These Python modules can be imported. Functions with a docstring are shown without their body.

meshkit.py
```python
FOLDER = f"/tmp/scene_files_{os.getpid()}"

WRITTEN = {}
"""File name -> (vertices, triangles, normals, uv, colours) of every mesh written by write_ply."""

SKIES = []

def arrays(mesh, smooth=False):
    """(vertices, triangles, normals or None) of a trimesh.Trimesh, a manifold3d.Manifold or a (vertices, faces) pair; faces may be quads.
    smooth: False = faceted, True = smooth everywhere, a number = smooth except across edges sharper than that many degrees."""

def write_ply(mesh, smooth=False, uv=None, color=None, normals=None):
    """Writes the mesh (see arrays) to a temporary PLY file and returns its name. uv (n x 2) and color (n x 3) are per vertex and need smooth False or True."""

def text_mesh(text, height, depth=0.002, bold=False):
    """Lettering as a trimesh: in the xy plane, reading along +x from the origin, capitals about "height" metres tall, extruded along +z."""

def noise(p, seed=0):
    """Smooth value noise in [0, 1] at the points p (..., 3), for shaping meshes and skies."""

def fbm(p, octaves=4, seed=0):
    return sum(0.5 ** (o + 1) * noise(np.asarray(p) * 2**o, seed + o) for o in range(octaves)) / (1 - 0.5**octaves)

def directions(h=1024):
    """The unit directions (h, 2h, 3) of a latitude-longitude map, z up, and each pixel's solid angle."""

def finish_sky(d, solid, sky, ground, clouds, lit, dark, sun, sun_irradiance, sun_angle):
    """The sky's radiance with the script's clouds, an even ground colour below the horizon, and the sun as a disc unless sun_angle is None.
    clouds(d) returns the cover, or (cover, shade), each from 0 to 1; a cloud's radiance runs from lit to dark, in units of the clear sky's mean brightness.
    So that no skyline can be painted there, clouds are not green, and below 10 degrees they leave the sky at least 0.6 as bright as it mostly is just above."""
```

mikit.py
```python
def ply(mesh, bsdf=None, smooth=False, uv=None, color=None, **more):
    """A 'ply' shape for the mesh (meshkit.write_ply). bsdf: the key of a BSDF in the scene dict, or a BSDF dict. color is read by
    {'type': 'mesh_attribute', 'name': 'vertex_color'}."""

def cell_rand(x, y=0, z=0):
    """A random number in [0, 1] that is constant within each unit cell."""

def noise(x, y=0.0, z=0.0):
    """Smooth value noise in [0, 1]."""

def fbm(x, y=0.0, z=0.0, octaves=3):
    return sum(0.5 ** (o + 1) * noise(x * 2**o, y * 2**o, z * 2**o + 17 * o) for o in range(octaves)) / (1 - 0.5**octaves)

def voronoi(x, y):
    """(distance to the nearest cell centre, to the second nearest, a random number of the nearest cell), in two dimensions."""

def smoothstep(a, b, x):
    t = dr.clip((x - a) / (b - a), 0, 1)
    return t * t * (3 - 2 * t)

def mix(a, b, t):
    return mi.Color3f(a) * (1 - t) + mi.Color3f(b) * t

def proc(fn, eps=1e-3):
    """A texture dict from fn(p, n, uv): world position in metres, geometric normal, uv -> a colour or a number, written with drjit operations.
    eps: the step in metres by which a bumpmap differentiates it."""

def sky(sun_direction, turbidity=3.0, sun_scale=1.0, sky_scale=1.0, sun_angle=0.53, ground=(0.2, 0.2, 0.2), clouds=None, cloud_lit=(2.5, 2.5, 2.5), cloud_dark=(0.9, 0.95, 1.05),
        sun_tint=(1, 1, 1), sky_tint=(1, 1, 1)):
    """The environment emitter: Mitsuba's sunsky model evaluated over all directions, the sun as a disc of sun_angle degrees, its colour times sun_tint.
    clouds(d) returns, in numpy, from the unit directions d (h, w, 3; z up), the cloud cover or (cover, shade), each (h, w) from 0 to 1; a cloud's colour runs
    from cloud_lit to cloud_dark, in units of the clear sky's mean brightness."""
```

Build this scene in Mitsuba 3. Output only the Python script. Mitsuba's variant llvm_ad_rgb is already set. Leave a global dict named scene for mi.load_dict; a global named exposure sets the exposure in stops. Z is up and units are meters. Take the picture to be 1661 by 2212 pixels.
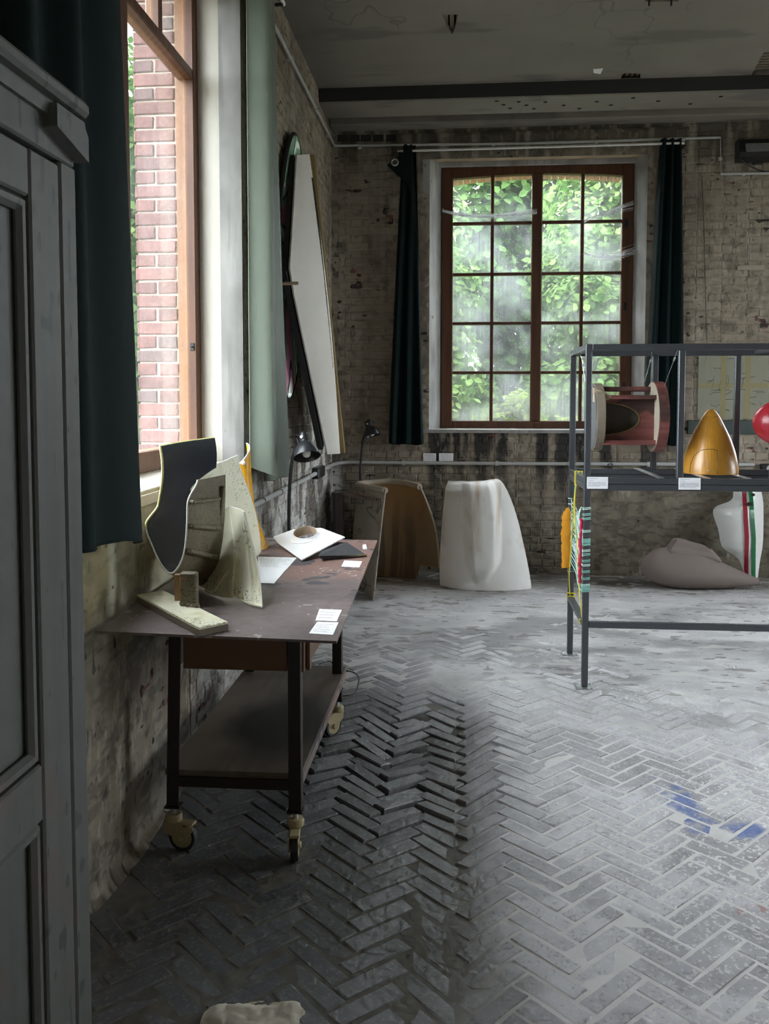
import math, random
import numpy as np
import trimesh
import mitsuba as mi
import drjit as dr
import mikit, meshkit
from mikit import proc, noise, fbm, voronoi, smoothstep, mix
from scipy.interpolate import CubicSpline, RectBivariateSpline
from shapely.geometry import Polygon

T = mi.ScalarTransform4f
scene, labels = {}, {}
rng = np.random.default_rng(11)
random.seed(11)

# ------------------------------------------------------------------ camera, sky, exposure
exposure = 5.95
IMG_W, IMG_H, PPS = 1661, 2212, -1.0
F = 1875.0
YAW, PITCH, CAM_H = math.radians(4.87), math.radians(3.3), 1.6
CX, CY = 830.5, 863 + F * math.tan(PITCH)
CAM = np.array([0, 0, CAM_H])
FW = np.array([-math.sin(YAW) * math.cos(PITCH), math.cos(YAW) * math.cos(PITCH), -math.sin(PITCH)])
RT = np.array([math.cos(YAW), math.sin(YAW), 0.0])
UP = np.cross(RT, FW)
scene['camera'] = {'type': 'perspective', 'fov_axis': 'x', 'fov': math.degrees(2 * math.atan(IMG_W / 2 / F)),
                   'principal_point_offset_x': 0.0, 'principal_point_offset_y': (CY - IMG_H / 2) / IMG_H * PPS,
                   'near_clip': 0.05, 'far_clip': 200.0,
                   'to_world': T().look_at(origin=CAM.tolist(), target=(CAM + FW).tolist(), up=[0, 0, 1])}


def overcast(d):
    return np.ones(d.shape[:2]), np.clip(0.35 * meshkit.fbm(d * 3.0, 4, 5), 0, 1)


scene['sky'] = mikit.sky((-0.5, -0.6, 0.7), turbidity=5, sun_scale=0.0, sky_scale=1.0, ground=(0.16, 0.17, 0.12),
                         clouds=overcast, cloud_lit=(2.42, 2.63, 2.75), cloud_dark=(1.9, 2.05, 2.2))


# ------------------------------------------------------------------ helpers
def ray(x, y):
    return FW + RT * (x - CX) / F - UP * (y - CY) / F


def at(x, y, X=None, Y=None, Z=None):
    """The point of a plane that the photograph shows at a pixel."""
    d = ray(x, y)
    t = (X - CAM[0]) / d[0] if X is not None else (Y - CAM[1]) / d[1] if Y is not None else (Z - CAM[2]) / d[2]
    return CAM + t * d


def lin(r, g, b):
    return [((c / 255) / 12.92 if c / 255 <= 0.04045 else ((c / 255 + 0.055) / 1.055) ** 2.4) for c in (r, g, b)]


def rgb(c):
    return {'type': 'rgb', 'value': [float(v) for v in c]}


def mat(key, color, rough=0.6, metal=0.0, spec=0.5, bump=None, bscale=0.002, beps=1e-3, **more):
    c = proc(color) if callable(color) else color if isinstance(color, dict) else rgb(color)
    b = {'type': 'principled', 'base_color': c, 'roughness': rough, 'metallic': metal, 'specular': spec, **more}
    if bump is not None:
        b = {'type': 'bumpmap', 'arbitrary': proc(bump, eps=beps), 'scale': bscale, 'bsdf': b}
    scene[key] = {'type': 'twosided', 'bsdf': b}
    return key


def key_of(name, parent=None):
    base = (parent + '__' if parent else '') + name
    k, i = base, 0
    while k in scene or k in labels:
        i += 1
        k = f'{base}_{i:03d}'
    return k


def obj(name, mesh, m, parent=None, smooth=False, label=None, cat=None, group=None, kind=None, **more):
    k = key_of(name, parent)
    scene[k] = mesh if isinstance(mesh, dict) else mikit.ply(mesh, m, smooth=smooth, **more)
    tag(k, label, cat, group, kind)
    return k


def tag(k, label=None, cat=None, group=None, kind=None):
    e = {a: b for a, b in (('label', label), ('category', cat), ('group', group), ('kind', kind)) if b}
    if e:
        labels[k] = e


def thing(name, label, cat, group=None):
    k = key_of(name)
    labels[k] = {'label': label, 'category': cat}
    if group:
        labels[k]['group'] = group
    return k


def cat(*ms):
    return trimesh.util.concatenate([m for m in ms if m is not None])


def bx(x0, x1, y0, y1, z0, z1, bev=0.0):
    """A box, its edges chamfered."""
    x0, x1, y0, y1, z0, z1 = min(x0, x1), max(x0, x1), min(y0, y1), max(y0, y1), min(z0, z1), max(z0, z1)
    if bev <= 0:
        m = trimesh.creation.box((x1 - x0, y1 - y0, z1 - z0))
        m.apply_translation(((x0 + x1) / 2, (y0 + y1) / 2, (z0 + z1) / 2))
        return m
    b = min(bev, 0.45 * min(x1 - x0, y1 - y0, z1 - z0))
    pts = []
    for sx in (0, 1):
        for sy in (0, 1):
            for sz in (0, 1):
                c = np.array([(x0, x1)[sx], (y0, y1)[sy], (z0, z1)[sz]])
                s = np.array([1 - 2 * sx, 1 - 2 * sy, 1 - 2 * sz]) * b
                for a in range(3):
                    q = c + s
                    q[a] = c[a]
                    pts.append(q)
    return trimesh.convex.convex_hull(np.array(pts))


def obx(size, bev=0.0, **kw):
    a, b, c = size
    return bx(-a / 2, a / 2, -b / 2, b / 2, -c / 2, c / 2, bev)


def frame_of(d):
    d = np.asarray(d, float)
    d = d / np.linalg.norm(d)
    a = np.cross(d, [0, 0, 1.0] if abs(d[2]) < 0.95 else [1.0, 0, 0])
    a /= np.linalg.norm(a)
    return a, np.cross(a, d), d


def bar(p0, p1, w, h, bev=0.0, up=(0, 0, 1)):
    """A square bar from p0 to p1, w across and h along up."""
    p0, p1 = np.asarray(p0, float), np.asarray(p1, float)
    d = p1 - p0
    L = np.linalg.norm(d)
    d = d / L
    u = np.asarray(up, float)
    if abs(u @ d) > 0.95:
        u = np.array([0, 1.0, 0])
    s = np.cross(d, u)
    s /= np.linalg.norm(s)
    u = np.cross(s, d)
    m = obx((w, L, h), bev)
    M = np.eye(4)
    M[:3, 0], M[:3, 1], M[:3, 2], M[:3, 3] = s, d, u, (p0 + p1) / 2
    m.apply_transform(M)
    return m


def tube(pts, r, sides=8, closed=False, caps=True):
    p = np.asarray(pts, float)
    n = len(p)
    t = (np.roll(p, -1, 0) - np.roll(p, 1, 0)) if closed else np.gradient(p, axis=0)
    t /= np.linalg.norm(t, axis=1, keepdims=True) + 1e-12
    a = np.cross(t[0], [0, 0, 1.0] if abs(t[0][2]) < 0.9 else [1.0, 0, 0])
    A = []
    for k in range(n):
        a = a - t[k] * (a @ t[k])
        a = a / (np.linalg.norm(a) + 1e-12)
        A.append(a)
    A = np.array(A)
    B = np.cross(t, A)
    ang = np.arange(sides) * 2 * np.pi / sides
    rr = np.broadcast_to(np.asarray(r, float), (n,))[:, None, None]
    v = (p[:, None] + rr * (np.cos(ang)[None, :, None] * A[:, None] + np.sin(ang)[None, :, None] * B[:, None])).reshape(-1, 3)
    f = []
    for i in range(n if closed else n - 1):
        i2 = (i + 1) % n
        for j in range(sides):
            j2 = (j + 1) % sides
            f += [[i * sides + j, i * sides + j2, i2 * sides + j2], [i * sides + j, i2 * sides + j2, i2 * sides + j]]
    if caps and not closed:
        v = np.vstack([v, p[:1], p[-1:]])
        for j in range(sides):
            j2 = (j + 1) % sides
            f += [[n * sides, j2, j], [n * sides + 1, (n - 1) * sides + j, (n - 1) * sides + j2]]
    return trimesh.Trimesh(v, np.array(f)[:, ::-1], process=False)


def spline(pts, n=40):
    p = np.asarray(pts, float)
    s = np.r_[0, np.cumsum(np.linalg.norm(np.diff(p, axis=0), axis=1))]
    return CubicSpline(s, p)(np.linspace(0, s[-1], n))


def lathe(profile, sides=40):
    """Revolves (r, z) about z."""
    p = np.asarray(profile, float)
    ang = np.arange(sides) * 2 * np.pi / sides
    v = np.stack([p[:, 0][:, None] * np.cos(ang), p[:, 0][:, None] * np.sin(ang), np.repeat(p[:, 1][:, None], sides, 1)], -1).reshape(-1, 3)
    f = []
    for i in range(len(p) - 1):
        for j in range(sides):
            j2 = (j + 1) % sides
            f += [[i * sides + j, i * sides + j2, (i + 1) * sides + j2], [i * sides + j, (i + 1) * sides + j2, (i + 1) * sides + j]]
    m = trimesh.Trimesh(v, f)
    m.merge_vertices()
    m.update_faces(m.nondegenerate_faces())
    return m


def place(m, M):
    m = m.copy()
    m.apply_transform(M)
    return m


def move(m, x=0, y=0, z=0):
    m = m.copy()
    m.apply_translation((x, y, z))
    return m


def axes(o, x, y, z):
    M = np.eye(4)
    M[:3, 0], M[:3, 1], M[:3, 2], M[:3, 3] = x, y, z, o
    return M


def rotz(a, o=(0, 0, 0)):
    c, s = math.cos(a), math.sin(a)
    return axes(o, (c, s, 0), (-s, c, 0), (0, 0, 1))


def extrude(poly, h, M=None):
    """A polygon (points or shapely) extruded along +z, then placed by M."""
    p = poly if isinstance(poly, Polygon) else Polygon(poly)
    if not p.is_valid:
        p = p.buffer(0)
    m = trimesh.creation.extrude_polygon(p, h, engine='earcut')
    return place(m, M) if M is not None else m


YZ = lambda x: axes((x, 0, 0), (0, 1, 0), (0, 0, 1), (1, 0, 0))          # polygon (y, z) extruded along +x
XZ = lambda y: axes((0, y, 0), (1, 0, 0), (0, 0, 1), (0, -1, 0))         # polygon (x, z) extruded along -y


def shell(P, th, closed_u=False):
    """A grid of points (nu, nv, 3) thickened by th into a closed sheet."""
    P = np.asarray(P, float)
    nu, nv = P.shape[:2]
    du = np.gradient(P, axis=0)
    dv = np.gradient(P, axis=1)
    N = np.cross(du, dv)
    N /= np.linalg.norm(N, axis=2, keepdims=True) + 1e-12
    A, B = P + N * th / 2, P - N * th / 2
    v = np.vstack([A.reshape(-1, 3), B.reshape(-1, 3)])
    o = nu * nv
    idx = np.arange(o).reshape(nu, nv)
    f = []
    a, b, c, d = idx[:-1, :-1].ravel(), idx[1:, :-1].ravel(), idx[1:, 1:].ravel(), idx[:-1, 1:].ravel()
    f += [np.stack([a, b, c], 1), np.stack([a, c, d], 1), np.stack([a, c, b], 1) + o, np.stack([a, d, c], 1) + o]
    for line, flip in ((idx[0, :], 0), (idx[-1, :], 1), (idx[:, 0], 1), (idx[:, -1], 0)):
        p, q = line[:-1], line[1:]
        quad = [np.stack([p, q, q + o], 1), np.stack([p, q + o, p + o], 1)]
        f += [x[:, ::-1] for x in quad] if flip else quad
    return trimesh.Trimesh(v, np.vstack(f), process=False)


def face_of(P, off, flip=False):
    """A single-sided skin lying off from the grid P along its normal."""
    P = np.asarray(P, float)
    nu, nv = P.shape[:2]
    N = np.cross(np.gradient(P, axis=0), np.gradient(P, axis=1))
    N /= np.linalg.norm(N, axis=2, keepdims=True) + 1e-12
    return shell(P + N * off, 0.0012)


def grid(rows, nu=30, nv=30):
    """A smooth surface through rows of points (all rows alike long)."""
    R = np.array(rows, float)
    ku, kv = min(3, R.shape[0] - 1), min(3, R.shape[1] - 1)
    u, v = np.linspace(0, 1, R.shape[0]), np.linspace(0, 1, R.shape[1])
    U, V = np.linspace(0, 1, nu), np.linspace(0, 1, nv)
    return np.stack([RectBivariateSpline(u, v, R[..., k], kx=ku, ky=kv)(U, V) for k in range(3)], -1)


def pxrows(rows):
    return [[at(x, y, Y=Y) for x, y, Y in r] for r in rows]


# ------------------------------------------------------------------ materials
def floor_brick(p, n, uv):
    big = fbm(p.x * 1.7, p.y * 1.7, 2.0, 3)
    m = fbm(p.x * 14, p.y * 14, 0.5, 3)
    sp = noise(p.x * 95, p.y * 95, 3.0) * 0.6 + noise(p.x * 210, p.y * 210, 7.0) * 0.4
    c = mix((0.35, 0.343, 0.36), (0.57, 0.562, 0.585), dr.clip(m * 0.6 + uv.x * 0.5 - 0.05, 0, 1))
    grime_shade = smoothstep(0.30, -0.15, p.x + 0.35 * (fbm(p.x * 4, p.y * 4, 6.0, 3) - 0.5)) * smoothstep(5.3, 4.3, p.y + 0.6 * p.x)
    c = mix(c, c * mi.Color3f(0.20, 0.21, 0.215), grime_shade * (0.72 + 0.22 * smoothstep(0.0, -0.6, p.x)))  # grime together with the shadow beside the table, both put into the colour
    c = mix(c, (0.30, 0.23, 0.21), smoothstep(0.92, 0.95, uv.y) * 0.35)
    c = mix(c, c * 0.66, smoothstep(0.52, 0.36, fbm(p.x * 3.2, p.y * 3.2, 15.0, 4)) * 0.8)
    dusty = smoothstep(0.35, 0.65, big) * smoothstep(0.1, 0.9, p.x + 0.25 * p.y - 0.9)
    c = mix(c, (0.74, 0.73, 0.71), smoothstep(0.60, 0.72, sp) * (0.07 + 0.16 * smoothstep(-0.1, 0.8, p.x) + 0.5 * dusty))
    c = mix(c, (0.13, 0.125, 0.13), smoothstep(0.34, 0.26, noise(p.x * 120, p.y * 120, 11.0) * 0.6 + 0.4 * m) * 0.35)
    # blue paint, spilled in an L, and a few red and white splashes
    jx = (fbm(p.x * 18, p.y * 18, 9.0, 2) - 0.5) * 0.1
    ux, uy = p.x + jx, p.y - jx
    l1 = dr.maximum(dr.abs(ux - 0.885 + 0.1 * (uy - 3.45)) - 0.05, dr.abs(uy - 3.45) - 0.17)
    l2 = dr.maximum(dr.abs(uy - 3.25 + 0.15 * (ux - 1.02)) - 0.05, dr.abs(ux - 1.01) - 0.15)
    blue = smoothstep(0.03, -0.03, dr.minimum(l1, l2)) * smoothstep(0.25, 0.6, fbm(p.x * 22, p.y * 22, 4.0, 3))
    c = mix(c, (0.07, 0.13, 0.36), blue * 0.8)
    red = smoothstep(0.05, 0.02, dr.sqrt(dr.square(ux - 0.93) + dr.square((uy - 2.72) * 1.6)) - 0.03) * smoothstep(0.4, 0.6, fbm(p.x * 30, p.y * 30, 6.0, 2))
    c = mix(c, (0.33, 0.12, 0.10), red * 0.6)
    spl = smoothstep(0.80, 0.86, fbm(p.x * 6.5, p.y * 6.5, 13.0, 3))
    return mix(c, (0.70, 0.70, 0.70), spl * 0.7 * dusty)


def floor_mortar(p, n, uv):
    m = fbm(p.x * 22, p.y * 22, 0.5, 3)
    dirt_shade = smoothstep(0.25, -0.12, p.x + 0.15 * (fbm(p.x * 3, p.y * 3, 1.0, 2) - 0.5)) * smoothstep(5.2, 4.4, p.y)  # joints: dirt plus the painted shade of the table side
    pale = smoothstep(4.3, 5.4, p.y + 0.5 * p.x + (fbm(p.x * 2.5, p.y * 2.5, 4.0, 2) - 0.5))
    c = mix((0.48, 0.47, 0.46), (0.62, 0.61, 0.60), m)
    c = mix(c, mix((0.36, 0.355, 0.36), (0.54, 0.535, 0.54), fbm(p.x * 5, p.y * 9, 3.0, 4)), pale)
    lm = smoothstep(0.68, 0.8, noise(p.x * 90, p.y * 90, 5.0))
    c = mix(c, (0.55, 0.55, 0.55), lm * 0.35)
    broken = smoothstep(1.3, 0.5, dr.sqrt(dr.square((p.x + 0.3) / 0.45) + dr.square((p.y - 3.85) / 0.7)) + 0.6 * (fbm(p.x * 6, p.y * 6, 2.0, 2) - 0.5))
    c = mix(c, mix((0.06, 0.056, 0.048), (0.15, 0.138, 0.115), m), dirt_shade)
    mot = fbm(p.x * 1.4, p.y * 2.6, 12.0, 4)
    c = mix(c, c * 0.62, pale * smoothstep(0.55, 0.35, mot))
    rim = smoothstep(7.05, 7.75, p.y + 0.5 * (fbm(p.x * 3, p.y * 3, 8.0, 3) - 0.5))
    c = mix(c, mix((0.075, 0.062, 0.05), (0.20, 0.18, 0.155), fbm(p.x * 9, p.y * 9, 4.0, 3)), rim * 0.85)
    scuff = smoothstep(0.58, 0.72, fbm(p.x * 5 + p.y * 3, p.y * 13, 14.0, 4)) * pale
    c = mix(c, (0.62, 0.61, 0.59), scuff * 0.4)
    c = mix(c, (0.13, 0.115, 0.10), smoothstep(0.66, 0.72, noise(p.x * 11, p.y * 30, 6.0) * 0.6 + m * 0.4) * pale * 0.6)
    return mix(c, (0.030, 0.027, 0.025), dirt_shade * broken * 0.9)


def floor_relief(p, n, uv):
    return fbm(p.x * 55, p.y * 55, 0.0, 3) + 0.5 * smoothstep(0.62, 0.75, noise(p.x * 38, p.y * 38, 2.0))


def wall_paint(p, n, uv):
    a = p.x * 1.0 + p.y
    left = smoothstep(-1.05, -1.12, p.x)
    m = fbm(a * 2.1, p.z * 2.1, 1.0, 4)
    f = fbm(a * 13, p.z * 13, 4.0, 3)
    st = fbm(a * 11, p.z * 1.1, 8.0, 3)
    c = mix((0.205, 0.168, 0.125), (0.375, 0.318, 0.245), dr.clip(m * 1.4 - 0.25 + 0.25 * (uv.x - 0.5), 0, 1))
    c = mix(c, (0.40, 0.37, 0.33), smoothstep(0.60, 0.75, st) * 0.35)
    c = mix(c, c * 0.55, smoothstep(0.45, 0.25, f) * 0.7)
    # damp and mould low on the wall, darker high up, black runs under the sill
    low = smoothstep(1.35, 0.2, p.z + 0.7 * (m - 0.5))
    c = mix(c, mix((0.06, 0.05, 0.035), (0.20, 0.18, 0.13), f), low * 0.75 * (1 - left * 0.6))
    upper_dark = smoothstep(3.55, 4.0, p.z + 0.5 * (m - 0.5)) * (1 - left)
    c = mix(c, mix((0.035, 0.035, 0.03), (0.30, 0.27, 0.22), smoothstep(0.52, 0.72, st)), upper_dark * 0.75)
    sill = smoothstep(1.36, 1.30, p.z) * smoothstep(0.62, 1.25, p.z + 0.9 * (st - 0.5)) * smoothstep(-0.55, -0.2, p.x) * smoothstep(2.1, 1.6, p.x) * (1 - left)
    c = mix(c, (0.022, 0.02, 0.018), sill * smoothstep(0.38, 0.56, st) * 0.95)
    # whitewash flaking off bare brick on the window wall
    flake = smoothstep(0.40, 0.62, fbm(a * 7, p.z * 4.5, 15.0, 4))
    zone = left * smoothstep(1.9, 0.9, p.z + 0.6 * (m - 0.5)) * smoothstep(4.4, 4.9, p.y)
    c = mix(c, mix((0.16, 0.14, 0.12), (0.60, 0.59, 0.57), flake), zone * 0.9)
    olive = left * smoothstep(0.55, 1.0, p.z + 0.25 * (m - 0.5)) * smoothstep(1.4, 1.2, p.z) * smoothstep(4.6, 4.0, p.y)
    c = mix(c, mix((0.26, 0.22, 0.11), (0.52, 0.50, 0.38), smoothstep(0.42, 0.62, fbm(a * 4, p.z * 4, 21.0, 3))), olive * 0.85)
    grey = left * smoothstep(0.75, 0.35, p.z) * smoothstep(3.0, 3.6, p.y)
    c = mix(c, (0.40, 0.40, 0.41), grey * 0.6 * smoothstep(0.35, 0.6, m))
    art = left * smoothstep(5.75, 6.1, p.y) * smoothstep(7.6, 7.0, p.y) * smoothstep(1.5, 1.9, p.z) * smoothstep(3.2, 2.8, p.z)
    c = mix(c, mix((0.25, 0.05, 0.04), (0.5, 0.42, 0.06), smoothstep(0.4, 0.6, st)), art * smoothstep(0.42, 0.62, fbm(a * 5, p.z * 2.2, 31.0, 3)) * 0.8)
    fleck = smoothstep(0.60, 0.70, fbm(a * 34, p.z * 15, 23.0, 3)) * smoothstep(0.40, 0.62, fbm(a * 3.3, p.z * 2.2, 27.0, 3))
    c = mix(c, (0.50, 0.455, 0.38), fleck * 0.26)
    grit = fbm(a * 13, p.z * 30, 29.0, 3)
    c = mix(c, c * 0.55, smoothstep(0.50, 0.30, grit) * (0.35 + 0.45 * low))
    pit = smoothstep(0.69, 0.77, noise(a * 52, p.z * 34, 33.0) * 0.7 + 0.3 * m) * smoothstep(0.42, 0.60, fbm(a * 4.2, p.z * 4.2, 37.0, 2))
    c = mix(c, (0.045, 0.04, 0.032), pit * (0.42 + 0.3 * left))
    chip = smoothstep(0.79, 0.82, noise(a * 17, p.z * 30, 3.0) * 0.55 + fbm(a * 3, p.z * 4, 17.0, 2) * 0.45)
    c = mix(c, mix((0.012, 0.01, 0.01), (0.20, 0.07, 0.05), smoothstep(0.5, 0.7, noise(a * 40, p.z * 40, 1.0))), chip * 0.9)
    return c


def wall_relief(p, n, uv):
    a = p.x + p.y
    return fbm(a * 30, p.z * 30, 2.0, 3) + 0.8 * smoothstep(0.6, 0.75, noise(a * 22, p.z * 26, 6.0))


def plaster(p, n, uv):
    a = p.x + p.y
    m = fbm(a * 5, p.z * 3, p.x * 4, 4)
    st = fbm(a * 26, p.z * 2.4, 3.0, 3)
    c = mix((0.22, 0.217, 0.205), (0.44, 0.435, 0.415), dr.clip(m * 1.5 - 0.25, 0, 1))
    c = mix(c, (0.20, 0.195, 0.18), smoothstep(0.52, 0.80, st) * 0.5)
    return mix(c, (0.10, 0.085, 0.06), smoothstep(0.82, 0.86, noise(a * 34, p.z * 14, 5.0) * 0.6 + m * 0.4) * 0.6)


def plaster_grey(p, n, uv):
    return plaster(p, n, uv) * 0.62


def ceiling_paint(p, n, uv):
    m = fbm(p.x * 0.9, p.y * 0.9, p.z * 3, 4)
    s = fbm(p.x * 1.6 + 3, p.y * 4.5, 2.0, 4)
    c = mix((0.165, 0.154, 0.128), (0.27, 0.252, 0.212), dr.clip(m * 1.3 - 0.15, 0, 1))
    c = mix(c, (0.11, 0.105, 0.095), smoothstep(0.58, 0.75, s) * 0.55)
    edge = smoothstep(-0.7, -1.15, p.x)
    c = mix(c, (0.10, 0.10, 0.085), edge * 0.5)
    crack = smoothstep(0.006, 0.001, dr.abs(fbm(p.x * 1.3, p.y * 1.3, 9.0, 4) - 0.5)) * smoothstep(0.52, 0.6, fbm(p.x, p.y, 5.0, 2))
    return mix(c, (0.06, 0.06, 0.055), crack * 0.35)


def window_wood(p, n, uv):
    g = fbm((p.x + p.y) * 40, p.z * 3, 1.0, 3)
    c = mix((0.055, 0.022, 0.012), (0.115, 0.045, 0.020), g)
    return mix(c, mix((0.15, 0.065, 0.022), (0.26, 0.125, 0.045), g), smoothstep(-1.425, -1.445, p.x) * 0.8)  # daylight painted in: outer side a lit orange, room side left dark


def pale_wood(p, n, uv):
    g = fbm((p.x + p.y) * 9, p.z * 45, 3.0, 3)
    return mix((0.33, 0.25, 0.17), (0.58, 0.47, 0.34), g)


def red_wood(p, n, uv):
    g = fbm(p.x * 6, p.y * 50, p.z * 50, 3)
    b = fbm(p.x * 7, p.y * 7, p.z * 7, 3)
    c = mix((0.085, 0.025, 0.022), (0.30, 0.10, 0.085), g)
    return mix(c, (0.03, 0.022, 0.02), smoothstep(0.5, 0.68, b) * 0.8)


def nose_wood(p, n, uv):
    rings = fbm(p.x * 30, p.y * 30, p.z * 2.5, 3)
    g = 0.5 + 0.5 * dr.sin(dr.sqrt(dr.square(p.x - 1.30) * 3 + dr.square(p.y - 5.15)) * 260 + p.z * 22 + rings * 7)
    c = mix((0.43, 0.19, 0.018), (0.62, 0.30, 0.035), rings)
    return mix(c, (0.20, 0.085, 0.012), g * 0.14)


def rust_steel(p, n, uv):
    m = fbm(p.x * 4.5, p.y * 4.5, p.z * 4.5, 4)
    f = fbm(p.x * 40, p.y * 40, p.z * 40, 3)
    c = mix((0.105, 0.082, 0.080), (0.225, 0.180, 0.175), dr.clip(m * 1.2 + f * 0.4 - 0.3, 0, 1))
    c = mix(c, (0.25, 0.135, 0.105), smoothstep(0.45, 0.65, fbm(p.x * 2.2, p.y * 2.2, 7.0, 3)) * smoothstep(3.0, 3.5, p.y) * 0.6)
    blot = smoothstep(0.61, 0.67, fbm(p.x * 9, p.y * 9, 11.0, 3)) * smoothstep(3.0, 3.3, p.y)
    c = mix(c, (0.06, 0.062, 0.072), blot * 0.85)
    pale = smoothstep(0.80, 0.88, noise(p.x * 60, p.y * 45, 3.0)) * smoothstep(0.5, 0.6, m)
    return mix(c, (0.45, 0.41, 0.40), pale * 0.5)


def shelf_wood(p, n, uv):
    m = fbm(p.x * 3, p.y * 3, 1.0, 4)
    g = fbm(p.x * 60, p.y * 4, 2.0, 3)
    c = mix((0.07, 0.052, 0.037), (0.17, 0.14, 0.11), dr.clip(m * 1.1 + 0.3 * (g - 0.5), 0, 1))
    dark_blotch = smoothstep(0.33, 0.12, dr.sqrt(dr.square(p.x + 0.72) + dr.square((p.y - 3.42) * 0.7)) + 0.14 * (m - 0.5))  # one dark blotch on the boards
    return mix(c, (0.012, 0.012, 0.012), dark_blotch * 0.9)


def old_grey(p, n, uv):
    m = fbm(p.x * 4, p.y * 4, p.z * 1.5, 4)
    st = fbm(p.y * 40 + p.x * 20, p.z * 2.2, 3.0, 3)
    c = mix((0.052, 0.055, 0.051), (0.095, 0.096, 0.088), dr.clip(m + 0.4 * (st - 0.5), 0, 1))
    chip = smoothstep(0.66, 0.72, noise(p.y * 55, p.z * 22, p.x * 30) * 0.6 + m * 0.4)
    c = mix(c, (0.035, 0.035, 0.037), chip * 0.8)
    red = smoothstep(0.70, 0.74, noise(p.y * 30 + p.z * 20, p.z * 9, 9.0) * 0.7 + st * 0.3) * smoothstep(1.25, 0.9, p.z)
    return mix(c, (0.10, 0.06, 0.05), red * 0.35)


def fibreglass(p, n, uv):
    m = fbm(p.x * 6, p.y * 6, p.z * 6, 3)
    c = mix((0.78, 0.755, 0.54), (0.87, 0.855, 0.68), m)
    sp = smoothstep(0.70, 0.78, noise(p.x * 160, p.y * 160, p.z * 160)) * smoothstep(0.48, 0.62, fbm(p.x * 7, p.y * 7, p.z * 9 + 5, 3))
    c = mix(c, (0.17, 0.15, 0.05), sp * 0.8)
    return mix(c, (0.40, 0.38, 0.14), smoothstep(0.6, 0.75, fbm(p.x * 11, p.y * 11, p.z * 3, 3)) * 0.4)


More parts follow.
